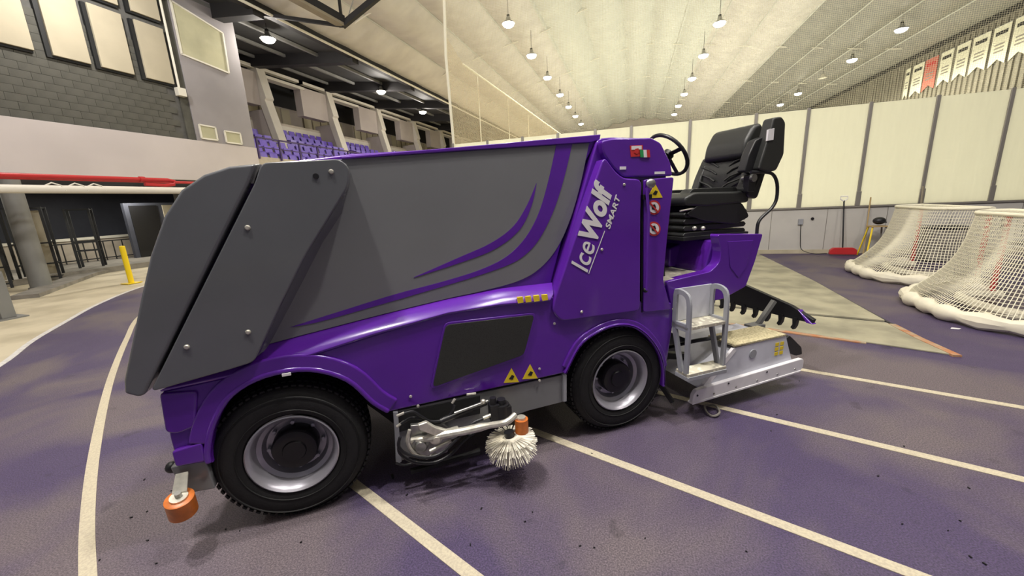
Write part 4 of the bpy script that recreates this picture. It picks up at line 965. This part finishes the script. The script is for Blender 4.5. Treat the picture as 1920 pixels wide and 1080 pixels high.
# conditioner behind the rear wheel
cn = empty('conditioner', (0, 0, 0)); cn.parent = IR
body = [(2.76, .20), (2.80, .26), (3.08, .485), (3.62, .500), (3.72, .33), (3.75, .20)]
B().prism([(2.80, .22), (3.08, .478), (3.62, .492), (3.74, .22)], -.080, -.062).build('end_plate', 'condgrey', cn, .004)
B().prism([(2.76, .20), (2.82, .24), (3.09, .455), (3.60, .47), (3.70, .30), (3.73, .20)], -.06, .36).build('near_housing', 'condgrey', cn, .006)
B().prism([(2.95, .22), (3.15, .36), (3.55, .38), (3.62, .22)], .30, W).build('housing', 'steelgrey', cn, .006)
B().prism([(3.05, .40), (3.14, .44), (3.55, .45), (3.58, .40)], .36, 1.0).build('top_cover', 'condgrey', cn, .006)
B().box((3.07, -.085, .486), (3.62, .17, .502)).build('grip_strip', 'grip', cn, .003)
B().add([(2.75, -.062, .20), (3.06, -.062, .478), (3.06, -.085, .478), (2.75, -.085, .20), (2.79, -.062, .18), (3.09, -.062, .455), (3.09, -.085, .455), (2.79, -.085, .18)], [(0,1,2,3),(4,7,6,5),(0,4,5,1),(1,5,6,2),(2,6,7,3),(3,7,4,0)]).build('corner_rib', 'white', cn)
ru = smooth_poly([(2.655, .125), (2.665, .19), (2.69, .222), (2.76, .228), (3.80, .268), (3.82, .25), (3.82, .19), (3.79, .160)], .012)
B().prism(ru, -.115, -.080).build('runner_plate', 'white', cn, .006)
B().beam((2.655, -.095, .123), (3.79, -.095, .160), .05, .016).build('runner_shoe', 'white', cn, .003)
for x in (2.86, 3.08, 3.30, 3.52, 3.72): B().lathe([(0, -.004), (.008, -.003), (.010, .003)], (x, -.1155, .155+(x-2.7)*.035), 'y', 12).build('bolt', 'steel', cn)
for (x, z) in ((2.70, .18), (3.0, .215), (3.4, .23)): B().lathe([(0, -.003), (.007, -.003), (.009, .003)], (x, -.1155, z), 'y', 12).build('bolt_hole', 'black', cn)
B().lathe([(0, -.004), (.036, -.004), (.040, .004)], (3.27, -.082, .395), 'y', 20).build('round_cap', 'steelgrey', cn)
for k in range(2):
    x = 3.55+.055*k-.02
    b = B()
    for q in range(3): b.box((x-.018, -.0835, .335+.040*q), (x+.018, -.079, .362+.040*q))
    b.build('yellow_label', 'yellow', cn)
B().prism(smooth_poly([(3.66, .45), (3.70, .47), (3.86, .34), (3.88, .27), (3.80, .27), (3.70, .33)], .02), -.06, .02).build('rubber_deflector', 'black', cn, .008)
b = B(); pth = catmull([(2.75, .30, .40), (2.86, .12, .50), (2.98, .05, .53), (3.12, .10, .50), (3.2, .2, .46)], 5); b.tube(pth, .016, 8); b.build('water_hose', 'black', cn)
B().beam((2.45, .25, .42), (3.1, .25, .28), .06, .05).build('lift_arm', 'dark', cn); B().beam((2.45, 1.35, .42), (3.1, 1.35, .28), .06, .05).build('lift_arm', 'dark', cn)
# raised towel flap with teeth
fp = [(-.09, .55, .58), (.10, .545, .655), (.60, .54, .76), (1.2, .54, .80), (W+.05, .55, .80)]
b = B()
for (t, zl, zh) in fp: b.v += [(3.90, t, zl), (3.93, t, zl), (3.90+.05, t, zh), (3.86+.05, t, zh)]
n = len(fp)
b.f += [(4*i+j, 4*i+(j+1) % 4, 4*i+4+(j+1) % 4, 4*i+4+j) for i in range(n-1) for j in range(4)]+[(0,1,2,3), (4*n-4, 4*n-3, 4*n-2, 4*n-1)]
flp = b.build('towel_flap', 'black', cn, .004)
B().add([(3.89, -.10, .545), (3.94, -.10, .545), (3.96, .04, .635), (3.90, .04, .64), (3.89, -.05, .545), (3.94, -.05, .545)], [(0,1,2,3), (0,3,4), (1,5,2), (0,4,5,1), (2,5,4,3)]).build('flap_tip', 'purple', cn, .004)
for k in range(13):
    t = .05+.125*k
    B().prism([(t-.022, .565), (t+.022, .565), (t+.014, .50), (t+.028, .47), (t+.006, .455), (t-.012, .49)], 3.895, 3.93, 'yz').build('tooth', 'black', flp)
B().beam((3.72, .25, .46), (3.86, .22, .68), .04, .03).build('flap_lever', 'column', cn); B().box((3.62, .20, .44), (3.76, .30, .48)).build('lever_base', 'column', cn, .004)
# clutter under the machine
B().box((2.42, .25, .16), (2.66, .45, .22)).build('scraper_bracket', 'steelgrey', IR, .006)
B().beam((2.3, .3, .20), (2.75, .55, .12), .08, .04).build('tow_bar', 'dark', IR)
B().beam((2.47, .05, .28), (2.55, -.03, .12), .03, .03).build('mud_bracket', 'dark', IR)
# ================================================================== THINGS BY THE BOARDS
def hockey_net(cx, cy, rz, lab):
    """goal seen from behind: local +x is the open mouth, y across, base bow at -x"""
    r = empty('hockey_net', (cx, cy, 0), rz); tag(r, lab, 'hockey net', 'hockey nets beside the ramp')
    hw, Ht, dp_, td = 1.0, 1.22, 1.12, .50
    bow = catmull([(0, -hw, .05), (-.35, -hw-.06, .05), (-.85, -hw*.86, .05), (-dp_, -.45, .05), (-dp_-.03, 0, .05), (-dp_, .45, .05), (-.85, hw*.86, .05), (-.35, hw+.06, .05), (0, hw, .05)], 5)
    top = catmull([(0, -hw*.92, Ht), (-.25, -hw*.9, Ht), (-td, -hw*.62, Ht), (-td-.02, -.3, Ht), (-td-.02, 0, Ht), (-td-.02, .3, Ht), (-td, hw*.62, Ht), (-.25, hw*.9, Ht), (0, hw*.92, Ht)], 5)
    n = len(bow)
    # padding along the base
    B().tube([Vector(p)+Vector((0, 0, .045)) for p in bow], [.085+.02*math.sin(i*1.7) for i in range(n)], 10).build('base_pad', 'netpad', r)
    B().tube(top, .024, 8).build('top_bow', 'netrope', r)
    for q in (-1, 1): B().cyl((0, q*hw*.92, 0), (0, q*hw*.92, Ht-.03), .032, 12).build('goal_post', 'redpipe', r)
    B().cyl((0, -hw*.92-.03, Ht-.01), (0, hw*.92+.03, Ht-.01), .034, 12).build('crossbar', 'netrope', r)
    b2 = catmull([(-.12, -.55, .12), (-.55, -.5, .12), (-.66, 0, .12), (-.55, .5, .12), (-.12, .55, .12)], 4)
    B().tube(b2, .06, 8).build('inner_pad', 'netpad', r)
    # cord netting from the top bow down to the base, sagging
    def surf(u, v):
        f = u*(n-1); i = min(int(f), n-2); k = f-i
        t = Vector(top[i]).lerp(Vector(top[i+1]), k); q = Vector(bow[i]).lerp(Vector(bow[i+1]), k)+Vector((0, 0, .11))
        p = t.lerp(q, v); sg = .13*math.sin(PI*v)*(.6+.4*math.sin(u*PI)); c = Vector((-.3, 0, p.z)); d = (c-p); d.normalize()
        return p+d*sg*1.0+Vector((0, 0, -.05*math.sin(PI*v)))
    nu, nv = 92, 25; b = B()
    for i in range(nu+1): b.tube([surf(i/nu, j/9) for j in range(10)], .0046, 3, caps=False)
    for j in range(1, nv): b.tube([surf(i/36, j/nv) for i in range(37)], .0046, 3, caps=False)
    ntop = 14
    for j in range(ntop+1):
        y = -hw*.9+j*2*hw*.9/ntop; x1 = -td if abs(y) < .62 else -.25-(hw*.9-abs(y))*.6
        b.tube([(0, y, Ht), (x1, y, Ht)], .004, 3, caps=False)
    for x in (-.06, -.12, -.18, -.24, -.3, -.36, -.42): b.tube([(x, -.85, Ht), (x, .85, Ht)], .004, 3, caps=False)
    stuff(b.build('cord_mesh', 'netrope', r)); return r
hockey_net(5.20, 8.62, math.radians(-6), 'hockey net seen from behind, farther one next to the rink boards')
hockey_net(4.80, 6.12, math.radians(-4), 'hockey net seen from behind, nearer one cut off by the right frame edge')

shv = empty('snow_scraper', (4.86, 11.25, 0)); tag(shv, 'red-bladed scraper with black handle leaning on the boards', 'shovel')
B().prism(smooth_poly([(-.27, .03), (-.26, .14), (-.20, .19), (.20, .19), (.28, .14), (.29, .02)], .03), -.06, .02).build('blade', 'redpipe', shv, .012)
B().tube([(0, -.02, .15), (-.02, .18, 1.30)], .016, 8).build('handle', 'black', shv)
B().tube([(-.02, .18, 1.28), (-.09, .19, 1.34), (-.09, .19, 1.40), (.05, .19, 1.40), (.05, .19, 1.34), (-.02, .18, 1.28)], .014, 8).build('grip_loop', 'whitep', shv)
stk = empty('wooden_pole', (5.26, 11.28, 0)); tag(stk, 'thin tan pole leaning against the boards beside the black helmet', 'pole')
B().tube([(0, -.1, 0), (.12, .2, 1.35)], .014, 8).build('shaft', 'tan', stk)
st_ = empty('step_stool', (5.42, 11.12, 0)); tag(st_, 'yellow and grey folding stool under a black helmet', 'stool')
for sx in (-.18, .18):
    for sy in (-.14, .14): B().beam((sx*1.2, sy*1.4, 0), (sx*.7, sy*.6, .68), .03, .02).build('leg', 'curb' if sx > 0 else 'ypost', st_)
B().box((-.16, -.12, .68), (.16, .12, .71)).build('top_board', 'tan', st_, .005)
he = empty('helmet', (5.44, 11.12, .735)); tag(he, 'black hard shell helmet resting on the stool', 'helmet')
B().sphere((0, 0, .085), .115, 18, (1.05, .9, .74)).build('shell', 'black', he); B().box((-.09, -.125, .045), (.09, -.07, .07)).build('visor', 'black', he, .01)
cb = empty('wall_socket', (4.05, YB-.03, .80)); tag(cb, 'grey wall socket with a hanging cable on the boards', 'socket')
B().box((-.05, -.02, -.06), (.05, .02, .08)).build('box', 'steelgrey', cb, .005)
B().tube(catmull([(0, -.03, -.05), (.02, -.04, -.4), (.06, -.08, -.68), (.3, -.15, -.78), (.6, -.1, -.78)], 5), .008, 6).build('cable', 'black', cb)
hk = B().lathe([(0, -.03), (.03, -.025), (.035, .0)], (4.30, YB-.01, .88), 'y', 14).build('hook_knob', 'black'); tag(hk, 'small black knob on the white boards', 'knob')
ch = empty('folding_chair', (6.9, 9.6, 0), -.5); tag(ch, 'black wire-backed chair behind the farther hockey net', 'chair')
for sx in (-.22, .22):
    B().tube([(sx, -.2, 0), (sx, -.2, .45), (sx, .2, .45)], .014, 8).build('leg', 'frame', ch); B().tube([(sx, .22, 0), (sx, .2, .45), (sx*1.1, .28, .9)], .014, 8).build('leg', 'frame', ch)
B().box((-.22, -.22, .44), (.22, .2, .48)).build('seat', 'leather', ch, .01)
B().tube(catmull([(-.24, .28, .62), (-.26, .3, .9), (0, .32, 1.0), (.26, .3, .9), (.24, .28, .62)], 5), .012, 8).build('back_frame', 'frame', ch)
for k in range(5): B().tube([(-.16+.08*k, .27, .55), (-.16+.08*k, .3, .95)], .007, 6).build('back_wire', 'frame', ch)
bx2 = empty('storage_bin', (6.2, 10.4, 0)); tag(bx2, 'dark grey bin standing behind the farther hockey net', 'bin')
B().prism(smooth_poly([(-.3, .02), (-.33, .68), (.33, .68), (.3, .02)], .03), -.22, .22).build('tub', 'curb', bx2, .02); B().box((-.35, -.25, .68), (.35, .25, .73)).build('lid', 'beam', bx2, .012)
stick = empty('stick', (6.15, 11.0, 0)); tag(stick, 'upright brown stick poking above the farther hockey net', 'stick')
B().tube([(0, 0, 0), (.08, .3, 1.55)], .02, 8).build('shaft', 'beamtan', stick)

rnd2 = random.Random(11); b = B()
for k in range(38):
    x = rnd2.uniform(120, 1850); y = rnd2.uniform(820, 1060) if x < 1250 else rnd2.uniform(640, 1060)
    p = onZ(x, y); r_ = rnd2.uniform(.003, .006)
    b.obox((p.x, p.y, .004), (r_*2.4, r_, .006), (0, 0, rnd2.uniform(0, 3)))
o = b.build('rubber_crumbs', 'black'); tag(o, 'scattered small black rubber crumbs on the purple track', 'crumbs'); stuff(o)
p = onZ(1790, 616); o = B().prism(smooth_poly([(p.x-.05, p.y-.02), (p.x+.02, p.y-.03), (p.x+.06, p.y+.0), (p.x-.01, p.y+.03)], .01), 0, .004, 'xy').build('paper_scrap', 'whitep'); tag(o, 'small pale paper scrap lying on the track near the hockey nets', 'scrap')
p = onZ(1335, 768, .02); o = B().tube([(p.x+.05*math.cos(a_*PI/8), p.y+.085*math.sin(a_*PI/8), .018+.006*math.sin(a_)) for a_ in range(16)], .008, 6, closed=True).build('strap_loop', 'curb'); tag(o, 'small grey strap loop lying on the track under the conditioner', 'strap')
